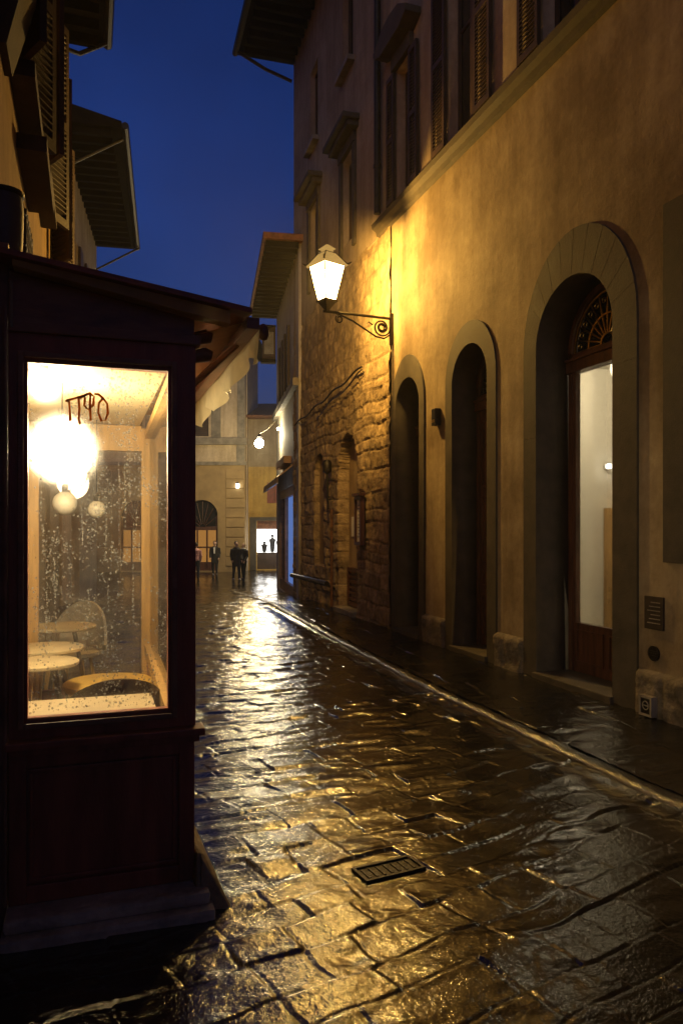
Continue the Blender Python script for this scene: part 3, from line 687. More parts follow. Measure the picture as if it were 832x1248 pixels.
def sq(r, z, rot=R(20)): return [(LT + r*1.414*math.cos(rot+math.pi/4+i*math.pi/2), LS + r*1.414*math.sin(rot+math.pi/4+i*math.pi/2), z) for i in range(4)]
b4, t4 = sq(rb, zb), sq(rt, zt)
for i in range(4):
    j = (i+1) % 4
    m = MB(); m.prism([b4[i], b4[j], t4[j], t4[i]], (0, 0, .004)); m.build('pane', M['lampglass'], lan)
    m = MB(); m.tube([b4[i], t4[i]], .012, 6); m.build('corner_bar', M['iron'], lan)
m = MB(); m.hexa(sq(rt+.035, zt+.004), sq(rt+.035, zt+.028)); m.hexa(sq(rt+.03, zt+.028), sq(.10, zt+.20)); m.hexa(sq(.075, zt+.20), sq(.06, zt+.27)); m.hexa(sq(.10, zt+.27), sq(.02, zt+.34)); 
roofm = m.build('cap', M['capleak'], lan)
for q0, q1 in zip(sq(rt+.032, zt+.03), sq(.10, zt+.202)):
    m = MB(); m.tube([q0, q1], .009, 6); m.build('hip_bar', M['iron'], roofm)
m = MB(); m.hexa(sq(.105, zt+.198), sq(.075, zt+.222)); m.build('collar', M['iron'], roofm)
for q_ in sq(rt+.035, zt+.03):
    m = MB(); m.tube([q_, (q_[0]+(q_[0]-LT)*.18, q_[1]+(q_[1]-LS)*.18, q_[2]+.035)], [.018, .006], 6); m.build('finial', M['iron'], roofm)
m = MB(); m.hexa(sq(rb+.02, zb-.03), sq(rb+.02, zb-.004)); m.hexa(sq(.02, zb-.16), sq(rb, zb-.03)); m.tube([(LT, LS, LZ+.03), (LT, LS, zb-.12)], .024, 8); m.build('base', M['iron'], lan)
m = MB(); m.ball((LT, LS, 5.54), .04, 14, 1.2); m.build('bulb', M['bulb'], lan, smooth=True)
point('lantern_light', (LT, LS, 5.40), 740, (1, .555, .11), .04, lan)

# ------------------------------------------------------------------ pale shop building further on
B0 = W(-1.02, 17.75); B1 = W(-2.05, 23.6); bd = (B1-B0).normalized(); bn = Vector((bd.y, -bd.x, 0)); BL = (B1-B0).length
def bp_(a, z, d=0.0): p = B0 + bd*a + bn*d; return (p.x, p.y, z)
def bbox(m, a0, a1, z0, z1, d0, d1): m.hexa([bp_(a0, z0, d0), bp_(a1, z0, d0), bp_(a1, z0, d1), bp_(a0, z0, d1)], [bp_(a0, z1, d0), bp_(a1, z1, d0), bp_(a1, z1, d1), bp_(a0, z1, d1)]); return m
fb = thing('corner_shop_building', bp_(0, -.3), 'narrow pale building with awning and blue lit shop window', 'building')
BF = (bp_(0, 0), tuple(bd), tuple(bn))
slab('wall', rect(0, BL, -.7, 8.4), [rect(2.3, 2.9, 5.4, 7.0), rect(3.9, 4.5, 5.4, 7.0), rect(1.2, BL-.5, -.2, 2.75)], .35, M['cream'], fb, BF)
m = MB(); bbox(m, 0, BL, -.7, 8.4, .6, 8); m.build('core', M['cream'], fb)
for a0 in (2.3, 3.9):
    m = MB(); bbox(m, a0, a0+.6, 5.4, 7.0, .1, .15); w_ = m.build('window', M['pane'], fb)
    m = MB(); bbox(m, a0-.3, a0-.005, 5.4, 7.0, -.06, -.01); bbox(m, a0+.605, a0+.9, 5.4, 7.0, -.06, -.01); m.build('shutter', M['shutter'], w_)
m = MB(); bbox(m, -.05, BL+.05, 5.02, 5.2, -.14, 0); m.build('string_course', M['serena2'], fb)
m = MB(); bbox(m, -.2, BL+.3, 8.4, 8.55, -.85, 8); rf = m.build('roof', M['tile'], fb)
m = MB()
for k in range(18): bbox(m, -.1+.35*k, 0+.35*k, 8.26, 8.398, -.78, -.003)
m.build('rafter', M['rafter'], rf)
m = MB(); bbox(m, 1.2, BL-.5, -.7, .10, .05, .3); bbox(m, 1.2, 1.3, .1, 2.75, .05, .25); bbox(m, BL-.62, BL-.5, .1, 2.75, .05, .25); bbox(m, 3.7, 3.85, .1, 2.75, .05, .25); bbox(m, 1.3, BL-.62, 2.5, 2.75, .05, .25)
sf = m.build('shopfront', M['kiosk_dark'], fb)
m = MB(); bbox(m, 1.3, 3.7, .1, 2.5, .14, .16); m.build('display_pane', M['bluewin'], sf)
m = MB(); bbox(m, 3.85, BL-.62, .1, 2.5, .14, .16); m.build('door_pane', M['clear'], sf)
aw = MB()
aw.hexa([bp_(.9, 3.22, 0), bp_(BL-.3, 3.22, 0), bp_(BL-.3, 2.88, -.42), bp_(.9, 2.88, -.42)], [bp_(.9, 3.26, 0), bp_(BL-.3, 3.26, 0), bp_(BL-.3, 2.92, -.42), bp_(.9, 2.92, -.42)])
bbox(aw, .9, BL-.3, 2.76, 2.878, -.43, -.415)
a_ = aw.build('awning', M['kiosk_dark'], fb)
m = MB(); bbox(m, .9, BL-.3, 2.74, 2.757, -.445, -.40); m.build('awning_edge', M['white'], a_)
m = MB(); bbox(m, 1.6, 3.9, 3.32, 3.5, -.2, -.0); m.build('sign_box', M['kiosk_dark'], fb)
ob = thing('hanging_sign', bp_(BL, 6.9), 'blank boxy sign hung out from the far edge of the pale building', 'sign')
m = MB(); bbox(m, BL-.12, BL+.02, 6.95, 7.95, -.46, -.03); m.build('box', M['shutter'], ob, bevel=.02)
m = MB(); bbox(m, BL-.16, BL+.06, 6.83, 6.948, -.5, -.03); bbox(m, BL-.14, BL+.04, 7.952, 8.02, -.48, -.03); m.build('rim', M['rafter'], ob)
m = MB(); bbox(m, BL-.135, BL-.122, 7.1, 7.8, -.40, -.10); m.build('face', M['serena2'], ob)
wl = thing('wall_light', bp_(4.9, 4.1, -.1), 'small bright fixture washing the pale wall above the awning', 'lamp')
m = MB(); c = bp_(4.6, 4.6, -.07); m.ball(c, .04, 12); m.build('bulb', emit('wall_light_bulb', (1, .95, .8), 30), wl, smooth=True)
m = MB(); m.tube([bp_(4.6, 4.72, 0), bp_(4.6, 4.72, -.07), bp_(4.6, 4.64, -.07)], .012, 6); m.build('bracket', M['iron'], wl)
point('wall_light_glow', bp_(4.4, 4.4, -.32), 60, (1, .86, .55), .06, wl)
point('shop_window_glow', bp_(2.4, 1.6, -.35), 7, (.55, .68, 1), .3, fb)

# ------------------------------------------------------------------ the square: far facades
FY = 38.5
FO = W(0, FY); fx = (W(1, 0)-W(0, 0)); fn = (W(0, 1)-W(0, 0))
FF = (tuple(FO), tuple(fx), tuple(fn))
def fp(x, z, d=0.0): p = FO + fx*x + fn*d; return (p.x, p.y, z)
def fbox(m, x0, x1, z0, z1, d0, d1): m.hexa([fp(x0, z0, d0), fp(x1, z0, d0), fp(x1, z0, d1), fp(x0, z0, d1)], [fp(x0, z1, d0), fp(x1, z1, d0), fp(x1, z1, d1), fp(x0, z1, d1)]); return m
pz = thing('arcade_building', fp(-9, -.6), 'stone faced building across the square with glazed arched doorway', 'building')
XE = -4.98
ac = [-7.2, -10.6, -14.0, -17.4, -20.8]
slab('wall', rect(-26, XE, -.9, 5.0), [arch(c-.82, c+.82, -.55, 2.3) for c in ac], .5, M['ashlar'], pz, FF)
piers = {}; zz = -.3
while zz < 4.6:
    e = [-26]
    for c in sorted(ac): e += [c-1.25, c+1.25]
    e.append(XE-.02)
    for k in range(0, len(e), 2): piers.setdefault(k, MB()); fbox(piers[k], e[k], e[k+1]-.0, zz, zz+.46, -.06, -.002)
    zz += .5
for q in piers.values(): q.build('rusticated_pier', M['ashlar'], pz, bevel=.02)
slab('upper_wall', rect(-26, XE, 5.0, 11.6), [rect(c-.75, c+.35, 6.4, 9.4) for c in ac], .5, M['pale'], pz, FF)
m = MB(); fbox(m, -26, XE+.1, 4.9, 5.08, -.12, -.002); fbox(m, -26, XE+.1, 5.95, 6.3, -.25, -.002); m.build('cornice', M['serena2'], pz)
m = MB(); fbox(m, XE-.42, XE, 5.082, 5.948, -.07, -.002); m.build('corner_block', M['serena2'], pz)
m = MB(); fbox(m, XE-.38, XE, 6.302, 11.6, -.07, -.002); m.build('pilaster', M['serena2'], pz)
for c in ac: m = MB(); fbox(m, c+.5, c+.98, 6.302, 9.7, -.05, -.002); m.build('pilaster', M['serena2'], pz)
m = MB(); fbox(m, -26, XE+.6, 11.6, 11.8, -1.0, 6); m.build('roof', M['rafter'], pz)
m = MB(); fbox(m, -26, XE, -.9, 11.6, .9, 6); m.build('core', M['pale'], pz)
for c in ac:
    m = MB(); fbox(m, c-.80, c-.70, -.55, 2.3, .2, .3); fbox(m, c+.70, c+.80, -.55, 2.3, .2, .3); fbox(m, c-.8, c+.8, 1.55, 1.72, .18, .3)
    for xx in (-.28, .22): fbox(m, c+xx-.03, c+xx+.05, -.5, 1.55, .2, .3)
    fbox(m, c-.7, c+.7, -.55, -.1, .2, .3); fbox(m, c-.7, c+.7, .62, .70, .2, .3)
    for k in range(9):
        th = math.pi*k/8; p0 = (c+.15*math.cos(th), 1.72+.15*math.sin(th)); p1 = (c+.78*math.cos(th), 2.28*.0+1.72+1.36*math.sin(th))
        m.tube([fp(p0[0], p0[1], .24), fp(p1[0], p1[1], .24)], .02, 5)
    dd = m.build('door', M['wood_door'], pz)
    m = MB(); fbox(m, c-.7, c+.7, -.1, 1.55, .26, .27); m.build('lit_pane', M['amber'], dd)
    slab('arch_pane', arch(c-.8, c+.8, 1.72, 2.3), [], .02, M['pane'], dd, (fp(0, 0, .31), FF[1], FF[2]))
    m = MB(); fbox(m, c-.75, c+.35, 6.4, 9.4, .1, .16)
    for k in range(28): fbox(m, c-.70, c-.22, 6.5+.1*k, 6.55+.1*k, .07, .1); fbox(m, c-.18, c+.30, 6.5+.1*k, 6.55+.1*k, .07, .1)
    m.build('shutter', M['shutter'], pz)
sw = thing('wall_light', fp(-5.34, 3.8), 'tiny glowing white fixture on stone facade under the cornice', 'lamp')
m = MB(); fbox(m, -5.42, -5.26, 3.72, 3.95, -.2, -.05); m.build('shade', emit('fixture_glow', (1, .95, .8), 4), sw)
m = MB(); fbox(m, -5.40, -5.28, 3.95, 4.02, -.2, -.0); m.build('mount', M['iron'], sw)
# golden building with lit shop at the end of the view
gb = thing('gold_building', fp(-3, -.6), 'golden plastered building with tiled roof and bright shop display', 'building')
GD = 1.5
slab('wall', rect(XE-.3, 6, -.9, 4.95), [rect(-4.55, -2.2, -.55, 2.05), rect(-3.98, -3.2, 3.0, 4.1)], .4, M['gold'], gb, (fp(0, 0, GD), FF[1], FF[2]))
slab('upper_wall', rect(XE-.3, 6, 4.95, 7.5), [], .4, M['greyplaster'], gb, (fp(0, 0, GD), FF[1], FF[2]))
m = MB(); m.hexa([fp(XE-.6, 7.5, GD-.7), fp(6.5, 7.5, GD-.7), fp(6.5, 7.5, 9), fp(XE-.6, 7.5, 9)], [fp(XE-.6, 7.62, GD-.7), fp(6.5, 7.62, GD-.7), fp(6.5, 9.6, 9), fp(XE-.6, 9.6, 9)]); m.build('roof', M['tile'], gb)
m = MB(); fbox(m, XE-.3, 6, -.9, 7.45, GD+.8, 8); m.build('core', M['gold'], gb)
m = MB(); fbox(m, -3.98, -3.6, 3.0, 4.1, GD-.04, GD+.05); fbox(m, -3.58, -3.2, 3.0, 4.1, GD-.04, GD+.05); m.build('shutter', M['redshutter'], gb)
m = MB(); fbox(m, -4.9, -4.56, -.6, 2.2, GD-.12, GD-.002); fbox(m, -2.19, -1.9, -.6, 2.2, GD-.12, GD-.002); fbox(m, -4.9, -1.9, 2.06, 2.25, GD-.14, GD-.002); m.build('shop_surround', M['serena'], gb)
m = MB(); fbox(m, -4.55, -2.2, .35, 1.6, GD+.32, GD+.36); m.build('display_panel', M['display'], gb)
m = MB(); fbox(m, -4.55, -2.2, -.55, .348, GD+.25, GD+.37); m.build('display_base', M['shutter'], gb)
m = MB(); fbox(m, -4.55, -2.2, 1.602, 2.05, GD+.2, GD+.37); m.build('display_header', M['tile'], gb)
for k, xx in enumerate((-4.15, -3.72, -3.35)):
    ma = thing('mannequin', fp(xx, .35, GD+.2), ('dark mannequin bust with raised neck in the white display', 'middle tall black mannequin bust against the white display', 'black mannequin bust standing at the inner end of the white display')[k], 'mannequin', 'mannequins in the shop display')
    h = (.55, .95, .8)[k]
    m = MB(); m.lathe([(.10, 0), (.12, .1), (.15, h*.5), (.19, h*.7), (.14, h*.78), (.05, h*.82), (.05, h*.86)], fp(xx, .36, GD+.2), 10, .7); m.build('torso', M['coat'], ma, smooth=True)
    m = MB(); m.ball(fp(xx, .36+h*.93, GD+.2), .08, 10, 1.3); m.build('head', M['coat'], ma, smooth=True)
point('display_glow', fp(-3.6, .9, GD-.7), 26, (1, .95, .85), .35, gb)
# hanging lamp on a cable over the square
hl = thing('hanging_lamp', tuple(W(-3.63, 33, 5.4)), 'bright white lamp hung on a cable across the square', 'street lamp')
hp = W(-3.63, 33, 5.4)
m = MB(); m.ball(tuple(hp), .2, 16); m.build('globe', M['plazabulb'], hl, smooth=True)
m = MB(); m.lathe([(.14, .27), (.13, .31), (.06, .36), (.03, .42)], tuple(hp), 16); m.build('hood', M['iron'], hl, smooth=True)
e0 = Vector(bp_(BL-.05, 5.05, 0)); e1 = Vector(fp(-4.98, 5.75, 0)); top = hp+Vector((0, 0, .42))
m = MB(); m.tube([e0, e0.lerp(top, .5)+Vector((0, 0, -.08)), top, top.lerp(e1, .5)+Vector((0, 0, -.04)), e1], .006, 5); m.build('cable', M['iron'], hl)
point('plaza_lamp_light', tuple(hp+Vector((0, 0, -.35))), 420, (1, .74, .30), .2, hl)

# ------------------------------------------------------------------ people in the square
def remeshed(name, m, mt, parent, vox):
    ob = m.build(name, mt, None)
    md = ob.modifiers.new('r', 'REMESH'); md.mode = 'VOXEL'; md.voxel_size = vox
    s2 = ob.modifiers.new('s', 'SMOOTH'); s2.iterations = 4; s2.factor = .5
    dg = bpy.context.evaluated_depsgraph_get(); me = bpy.data.meshes.new_from_object(ob.evaluated_get(dg))
    old = ob.data; COL.objects.unlink(ob); bpy.data.objects.remove(ob); bpy.data.meshes.remove(old)
    me.name = name
    for p in me.polygons: p.use_smooth = True
    me.materials.clear()
    return link(name, me, mt, parent)
def person(loc, face, label, top, legs, hair, shoes, H=1.72, step=.12, coat=False, inner=None, armbend=.15, scarf=None):
    """face = heading in radians (0 looks along +Y)"""
    t = thing('person', tuple(loc), label, 'person', 'people standing in the square')
    k = H/1.75
    X = Matrix.Translation(loc) @ Matrix.Rotation(face, 4, 'Z') @ Matrix.Scale(k, 4)
    def limbs(sc=0.0, what='all'):
        m = MB(); m.M = X
        leg = lambda sd, st: m.tube([(sd*.095, 0, .93), (sd*.10, st*.5+.02, .50), (sd*.10, st, .09), (sd*.10, st-.01, .06)], [.095+sc, .062+sc, .042+sc, .042+sc], 10)
        foot = lambda sd, st: m.tube([(sd*.10, st-.07, .045), (sd*.105, st+.06, .045), (sd*.11, st+.16, .03)], [.04+sc*.5, .042+sc*.5, .028+sc*.5], 8)
        arm = lambda sd, b: m.tube([(sd*.19, 0, 1.42), (sd*.235, -.02, 1.14), (sd*.22, b, .90)], [.058+sc, .046+sc, .034+sc], 8)
        if what in ('all', 'legs'):
            for sd, st in ((-1, step), (1, -step)): leg(sd, st)
        if what in ('all', 'feet', 'shoes'):
            for sd, st in ((-1, step), (1, -step)): foot(sd, st)
        if what in ('all', 'torso'):
            m.lathe([(.13+sc, .88), (.165+sc, .95), (.145+sc, 1.12), (.175+sc, 1.30), (.19+sc, 1.40), (.12+sc, 1.47), (.06+sc*.3, 1.50)], (0, 0, 0), 16, .62)
            for sd in (-1, 1): arm(sd, armbend*(1 if sd < 0 else .4))
        if what == 'all':
            m.tube([(0, 0, 1.45), (0, .015, 1.58)], [.058, .052], 10)
            m.ball((0, .02, 1.645), .088, 14, 1.28); m.tube([(0, .10, 1.655), (0, .125, 1.63)], [.012, .016], 6); m.ball((0, .055, 1.585), .05, 10)
            for sd in (-1, 1):
                m.ball((sd*.088, .01, 1.645), .018, 8, 1.5); b = armbend*(1 if sd < 0 else .4)
                m.tube([(sd*.22, b, .90), (sd*.215, b+.02, .83)], [.032, .036], 8)
                for f in range(4): m.tube([(sd*.215, b-.02+.02*f, .83), (sd*.21, b+.0+.02*f, .75+.008*abs(f-1.5))], [.011, .008], 5)
                m.tube([(sd*.20, b+.04, .86), (sd*.19, b+.075, .80)], [.012, .009], 5)
        return m
    remeshed('body', limbs(), M['skin'], t, .018)
    remeshed('trousers', limbs(.014, 'legs'), legs, t, .02)
    remeshed('shoe_pair' if False else 'shoes', limbs(.014, 'shoes'), shoes, t, .015)
    remeshed('coat' if coat else 'shirt', limbs(.03 if coat else .014, 'torso'), top, t, .02)
    if coat:
        m = MB(); m.M = X; m.lathe([(.19, .62), (.195, .8), (.19, 1.0)], (0, 0, 0), 16, .7); m.build('coat_skirt', top, t, smooth=True)
    if inner is not None:
        m = MB(); m.M = X; m.prism([(-.05, .155, 1.44), (.05, .155, 1.44), (.035, .165, 1.12), (-.035, .165, 1.12)], (0, .012, 0)); m.build('shirt_front', inner, t)
    if scarf is not None:
        m = MB(); m.M = X; m.tube([(.085*math.cos(a), .085*math.sin(a)+.01, 1.49+.015*math.sin(a)) for a in [i*math.pi/6 for i in range(13)]], .035, 8); m.tube([(.06, .09, 1.47), (.07, .165, 1.3), (.07, .17, 1.05)], [.035, .04, .035], 8); m.build('scarf', scarf, t, smooth=True)
    m = MB(); m.M = X; m.ball((0, -.005, 1.675), .10, 14, 1.12); hm = m.build('hair', hair, t, smooth=True)
    bm = bmesh.new(); bm.from_mesh(hm.data)
    inv = (X.inverted() @ Matrix.Translation(BASE[t.name]))
    dead = [v for v in bm.verts if (inv @ v.co).z < 1.62 and (inv @ v.co).y > -.03 or ((inv @ v.co).y > .062 and (inv @ v.co).z < 1.70) or (inv @ v.co).z < 1.58]
    bmesh.ops.delete(bm, geom=dead, context='VERTS'); bm.to_mesh(hm.data); bm.free()
    return t
def gpos(x, y):
    p = W(x, y); p.z = -.6*min(max((p.y-16)/14, 0), 1); return p
TOCAM = math.pi - YAW
person(gpos((239-416)/909*32.5, 32.5), -YAW+.3, 'person in pale pink shirt and dark trousers seen from behind', M['pink'], M['navy'], M['hair'], M['shoe'], 1.60, .10)
person(gpos((262-416)/909*35.8, 35.8), TOCAM, 'person in black coat with white shirt front facing the street', M['coat'], M['coat'], M['hair'], M['shoe'], 1.62, .05, True, M['white'])
person(gpos((288-416)/909*32.3, 32.3), TOCAM+.5, 'person with dark hair in long black coat beside a fair companion', M['coat'], M['navy'], M['hair'], M['paleshoe'], 1.66, .12, True)
person(gpos((297-416)/909*32.7, 32.7), TOCAM-.6, 'fair haired person in dark clothes with white scarf', M['coat'], M['coat'], M['fairhair'], M['shoe'], 1.58, .10, False, None, .2, M['white'])

# ------------------------------------------------------------------ ochre building over the cafe
OT = -.43
oc = thing('ochre_building', (OT, 8, 0), 'ochre plastered house above the cafe with dark shutters', 'building')
OF = ((OT, 0, 0), (0, 1, 0), (-1, 0, 0))
slab('wall', rect(-3, 12.25, 2.3, 9.3), [arch(5.35, 6.05, 2.78, 3.55), rect(4.75, 5.45, 4.3, 6.3), rect(6.75, 7.6, 4.6, 6.6), rect(9.2, 10.1, 4.6, 6.6)], .4, M['ochre'], oc, OF)
m = MB(); m.box(OT-7, OT-.6, 6.6, 12.25, -.1, 9.3); m.box(OT-.6, OT-.402, -3, 12.25, 2.75, 9.3); m.box(OT-.6, OT-.3, -3, 3.2, -.1, 2.298); m.build('core', M['ochre'], oc)
slab('lower_wall', rect(6.6, 12.25, -.1, 2.3), [rect(8.4, 9.5, .1, 2.2)], .4, M['serena'], oc, OF)
m = MB(); m.box(OT-.12, OT-.06, 8.4, 9.5, .1, 2.2); m.build('door', M['wood_door'], oc)
for a0, a1, z0, z1 in ((4.75, 5.45, 4.3, 6.3), (6.75, 7.6, 4.6, 6.6), (9.2, 10.1, 4.6, 6.6)):
    m = MB(); m.box(OT-.2, OT-.15, a0, a1, z0, z1); w_ = m.build('window', M['pane'], oc)
    # leaves stand half open, proud of the wall
    for hinge, sgn in ((a0, -1), (a1, 1)):
        q = shutter_mb(0, (a1-a0)/2, z0, z1, -.02, .02)
        X = Matrix.Translation((OT+.03, hinge, 0)) @ Matrix.Rotation(R(-28 if sgn > 0 else 208), 4, 'Z')
        q.v = [tuple(X @ Vector(p)) for p in q.v]; q.build('shutter', M['shutter'], w_)
    m = MB(); m.box(OT+.002, OT+.14, a0-.12, a1+.12, z0-.1, z0-.005); m.build('sill', M['serena'], w_)
m = MB(); m.box(OT-.2, OT-.15, 5.35, 6.05, 2.78, 3.9); w_ = m.build('window', M['pane'], oc); w_['label'] = 'small arched window with iron grille'
m = MB()
for k in range(6): m.tube([(OT+.03, 5.42+.11*k, 2.78), (OT+.03, 5.42+.11*k, 3.75)], .012, 6)
for k in range(5): m.tube([(OT+.03, 5.37, 2.9+.2*k), (OT+.03, 6.03, 2.9+.2*k)], .010, 6)
m.build('grille', M['iron'], w_)
m = MB(); m.box(OT+.002, OT+.18, 5.1, 6.1, 4.0, 4.10); m.build('hood', M['serena'], w_)
m = MB(); m.tube([(OT+.09, 12.12, 2.3), (OT+.09, 12.12, 9.2)], .06, 10)
for zz in (3.5, 5.2, 6.9, 8.4): m.tube([(OT+.09, 12.12, zz), (OT+.09, 12.12, zz+.06)], .075, 10)
m.build('drainpipe', M['iron'], oc, smooth=True)
m = MB(); m.tube([(OT+.05, 10.8, 2.9), (OT+.05, 10.8, 9.2)], .04, 8); m.build('pipe', M['rafter'], oc, smooth=True)
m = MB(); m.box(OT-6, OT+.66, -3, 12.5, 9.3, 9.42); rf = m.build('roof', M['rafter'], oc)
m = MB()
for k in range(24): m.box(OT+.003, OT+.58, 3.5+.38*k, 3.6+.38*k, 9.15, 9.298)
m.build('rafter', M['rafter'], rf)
m = MB(); m.tube([(OT+.72, 3.4, 9.34), (OT+.72, 12.5, 9.34)], .075, 8); m.tube([(OT+.70, 12.35, 9.28), (OT+.3, 12.3, 9.0), (OT+.09, 12.15, 8.95)], .035, 6); m.build('gutter', M['iron'], rf, smooth=True)
m = MB(); m.hexa([(OT, 4.1, 4.05), (OT+.04, 4.1, 4.05), (OT+.04, 4.4, 4.05), (OT, 4.4, 4.05)], [(OT, 4.05, 4.5), (OT+.16, 4.05, 4.5), (OT+.16, 4.45, 4.5), (OT, 4.45, 4.5)]); m.box(OT, OT+.16, 4.05, 4.45, 4.502, 5.6); m.build('corbel', M['serena'], oc)
dr = thing('roof_canister', (-.335, 3.42, 2.69), 'dark grey canister standing on the cafe roof against the ochre wall', 'canister')
m = MB(); m.lathe([(.045, 0), (.066, .03), (.074, .12), (.078, .24), (.072, .31)], (-.335, 3.42, 2.685), 20); m.build('body', M['drum'], dr, smooth=True)
m = MB(); m.lathe([(.074, .31), (.080, .318), (.080, .33), (.02, .338)], (-.335, 3.42, 2.685), 20); m.build('lid', M['iron'], dr, smooth=True)
# next house with deep eaves, set at an angle
D0 = W((76-416)/909*16, 16); D1 = W((118-416)/909*22.5, 22.5); dd_ = (D1-D0).normalized(); dn = Vector((-dd_.y, dd_.x, 0)); DL = (D1-D0).length
def dp(a, z, d=0.0): p = D0 + dd_*a + dn*d; return (p.x, p.y, z)
def dbox(m, a0, a1, z0, z1, d0, d1): m.hexa([dp(a0, z0, d0), dp(a1, z0, d0), dp(a1, z0, d1), dp(a0, z0, d1)], [dp(a0, z1, d0), dp(a1, z1, d0), dp(a1, z1, d1), dp(a0, z1, d1)]); return m
eb = thing('eaved_house', dp(0, -.2), 'brown house with very deep dark eaves beyond the ochre house', 'building')
slab('wall', rect(0, DL, -.6, 10.2), [rect(1.5, 2.5, 3.4, 5.2), rect(4.2, 5.2, 3.4, 5.2), rect(1.5, 2.5, 6.8, 8.6), rect(4.2, 5.2, 6.8, 8.6), rect(1.4, 2.8, -.1, 2.3)], .4, M['greyplaster'], eb, (dp(0, 0), tuple(dd_), tuple(dn)))
m = MB(); dbox(m, 0, DL, -.6, 10.2, .5, 7); m.build('core', M['greyplaster'], eb)
for a0, z0, z1 in ((1.5, 3.4, 5.2), (4.2, 3.4, 5.2), (1.5, 6.8, 8.6), (4.2, 6.8, 8.6)):
    m = MB(); dbox(m, a0, a0+1, z0, z1, .15, .2); w_ = m.build('window', M['pane'], eb)
    m = MB(); dbox(m, a0-.5, a0-.01, z0, z1, -.07, -.02); dbox(m, a0+1.01, a0+1.5, z0, z1, -.07, -.02); m.build('shutter', M['shutter'], w_)
m = MB(); dbox(m, 1.4, 2.8, -.1, 2.3, .2, .25); m.build('door', M['wood_door'], eb)
m = MB(); m.hexa([dp(-.3, 10.2, -1.25), dp(DL+.2, 10.2, -1.1), dp(DL+.2, 10.2, 7), dp(-.3, 10.2, 7)], [dp(-.3, 10.34, -1.25), dp(DL+.2, 10.34, -1.1), dp(DL+.2, 12.4, 7), dp(-.3, 12.4, 7)]); rf = m.build('roof', M['rafter'], eb)
m = MB()
for k in range(18): dbox(m, -.2+.38*k, -.1+.38*k, 10.05, 10.198, -1.02, -.003)
m.build('rafter', M['rafter'], rf)
m = MB(); m.tube([dp(-.3, 10.25, -1.32), dp(DL+.2, 10.25, -1.18)], .08, 8)
for a in (.1, DL-.1): m.tube([dp(a, 10.15, -1.25), dp(a, 9.4, 0)], .03, 6)
m.build('gutter', M['iron'], rf, smooth=True)

# ------------------------------------------------------------------ cafe kiosk (glazed bay)
F = 3.23; L0, R0 = -.30, .435; RB = .50; BK = 6.2
kc = thing('cafe_kiosk', (0, F, 0), 'maroon wooden cafe bay with rain covered glass and sloping roof', 'kiosk')
wl0, wl1, wz0, wz1 = -.232, .322, .835, 2.275
slab('front_frame', rect(L0, R0, .76, 2.42), [rect(wl0, wl1, wz0, wz1)], .07, M['kiosk'], kc, ((0, F, 0), (1, 0, 0), (0, 1, 0)))
m = MB()   # mouldings round the window
for a0, a1, z0, z1 in ((wl0-.035, wl0-.012, wz0-.035, wz1+.035), (wl1+.012, wl1+.035, wz0-.035, wz1+.035)): m.box(a0, a1, F-.018, F-.001, z0, z1)
for z0, z1 in ((wz0-.035, wz0-.012), (wz1+.012, wz1+.035)): m.box(wl0-.0118, wl1+.0118, F-.018, F-.001, z0, z1)
m.build('moulding', M['kiosk_dark'], kc, bevel=.004)
m = MB(); m.box(L0-.01, R0+.035, F-.05, F+.06, .725, .757); m.box(L0, R0+.015, F-.025, F+.06, .695, .724); m.build('sill', M['kiosk'], kc, bevel=.006)
m = MB(); m.box(L0, R0-.005, F+.02, F+.06, .10, .694)
m.box(L0, L0+.065, F-.004, F+.02, .10, .694); m.box(R0-.07, R0-.005, F-.004, F+.02, .10, .694); m.box(L0+.065, R0-.07, F-.004, F+.02, .10, .17); m.box(L0+.065, R0-.07, F-.004, F+.02, .645, .694)
m.box(L0+.075, R0-.08, F+.006, F+.02, .18, .195); m.box(L0+.075, R0-.08, F+.006, F+.02, .62, .635)
m.box(L0+.075, L0+.09, F+.006, F+.02, .195, .62); m.box(R0-.095, R0-.08, F+.006, F+.02, .195, .62)
m.build('base_panel', M['kiosk'], kc, bevel=.004)
m = MB(); m.prism([(L0, F+.005, 2.43), (R0-.005, F+.005, 2.43), (R0-.005, F+.005, 2.50), (L0, F+.005, 2.63)], (0, .05, 0)); m.build('pediment', M['kiosk_dark'], kc)
m = MB(); m.box(L0, R0+.02, F-.02, F+.05, 2.385, 2.428); m.build('cornice', M['kiosk_dark'], kc, bevel=.006)
m = MB(); m.box(-.62, L0-.003, F+.03, F+.14, -.02, 2.75); m.box(L0-.02, L0-.004, F-.01, F+.03, .1, 2.5); m.build('side_post', M['kiosk_dark'], kc, bevel=.006)
m = MB(); m.tube([(L0+.012, F-.02, 2.40), (L0+.012, F-.025, 2.58)], .006, 6); m.build('rod', M['serena2'], kc)
# walls along the street side, glazed above
def right_x(s): return R0 - .0 + (RB-R0)*(s-F)/(BK-F)
def sidebox(m, s0, s1, z0, z1, i=.06, o_=0.0):
    m.hexa([(right_x(s0)-i, s0, z0), (right_x(s0)-o_, s0, z0), (right_x(s1)-o_, s1, z0), (right_x(s1)-i, s1, z0)], [(right_x(s0)-i, s0, z1), (right_x(s0)-o_, s0, z1), (right_x(s1)-o_, s1, z1), (right_x(s1)-i, s1, z1)]); return m
m = MB(); sidebox(m, F+.071, BK, .0, .60, .06); sidebox(m, F+.071, BK, 2.375, 2.40, .06); m.build('side_wall', M['kiosk'], kc)
m = MB(); sidebox(m, F+.071, BK-.08, .601, .68, .075, .03); sidebox(m, F+.071, BK-.08, 2.32, 2.374, .075, .03); sidebox(m, F+.072, F+.12, .681, 2.32, .075, .0); m.build('side_sash', M['lightwood'], kc)
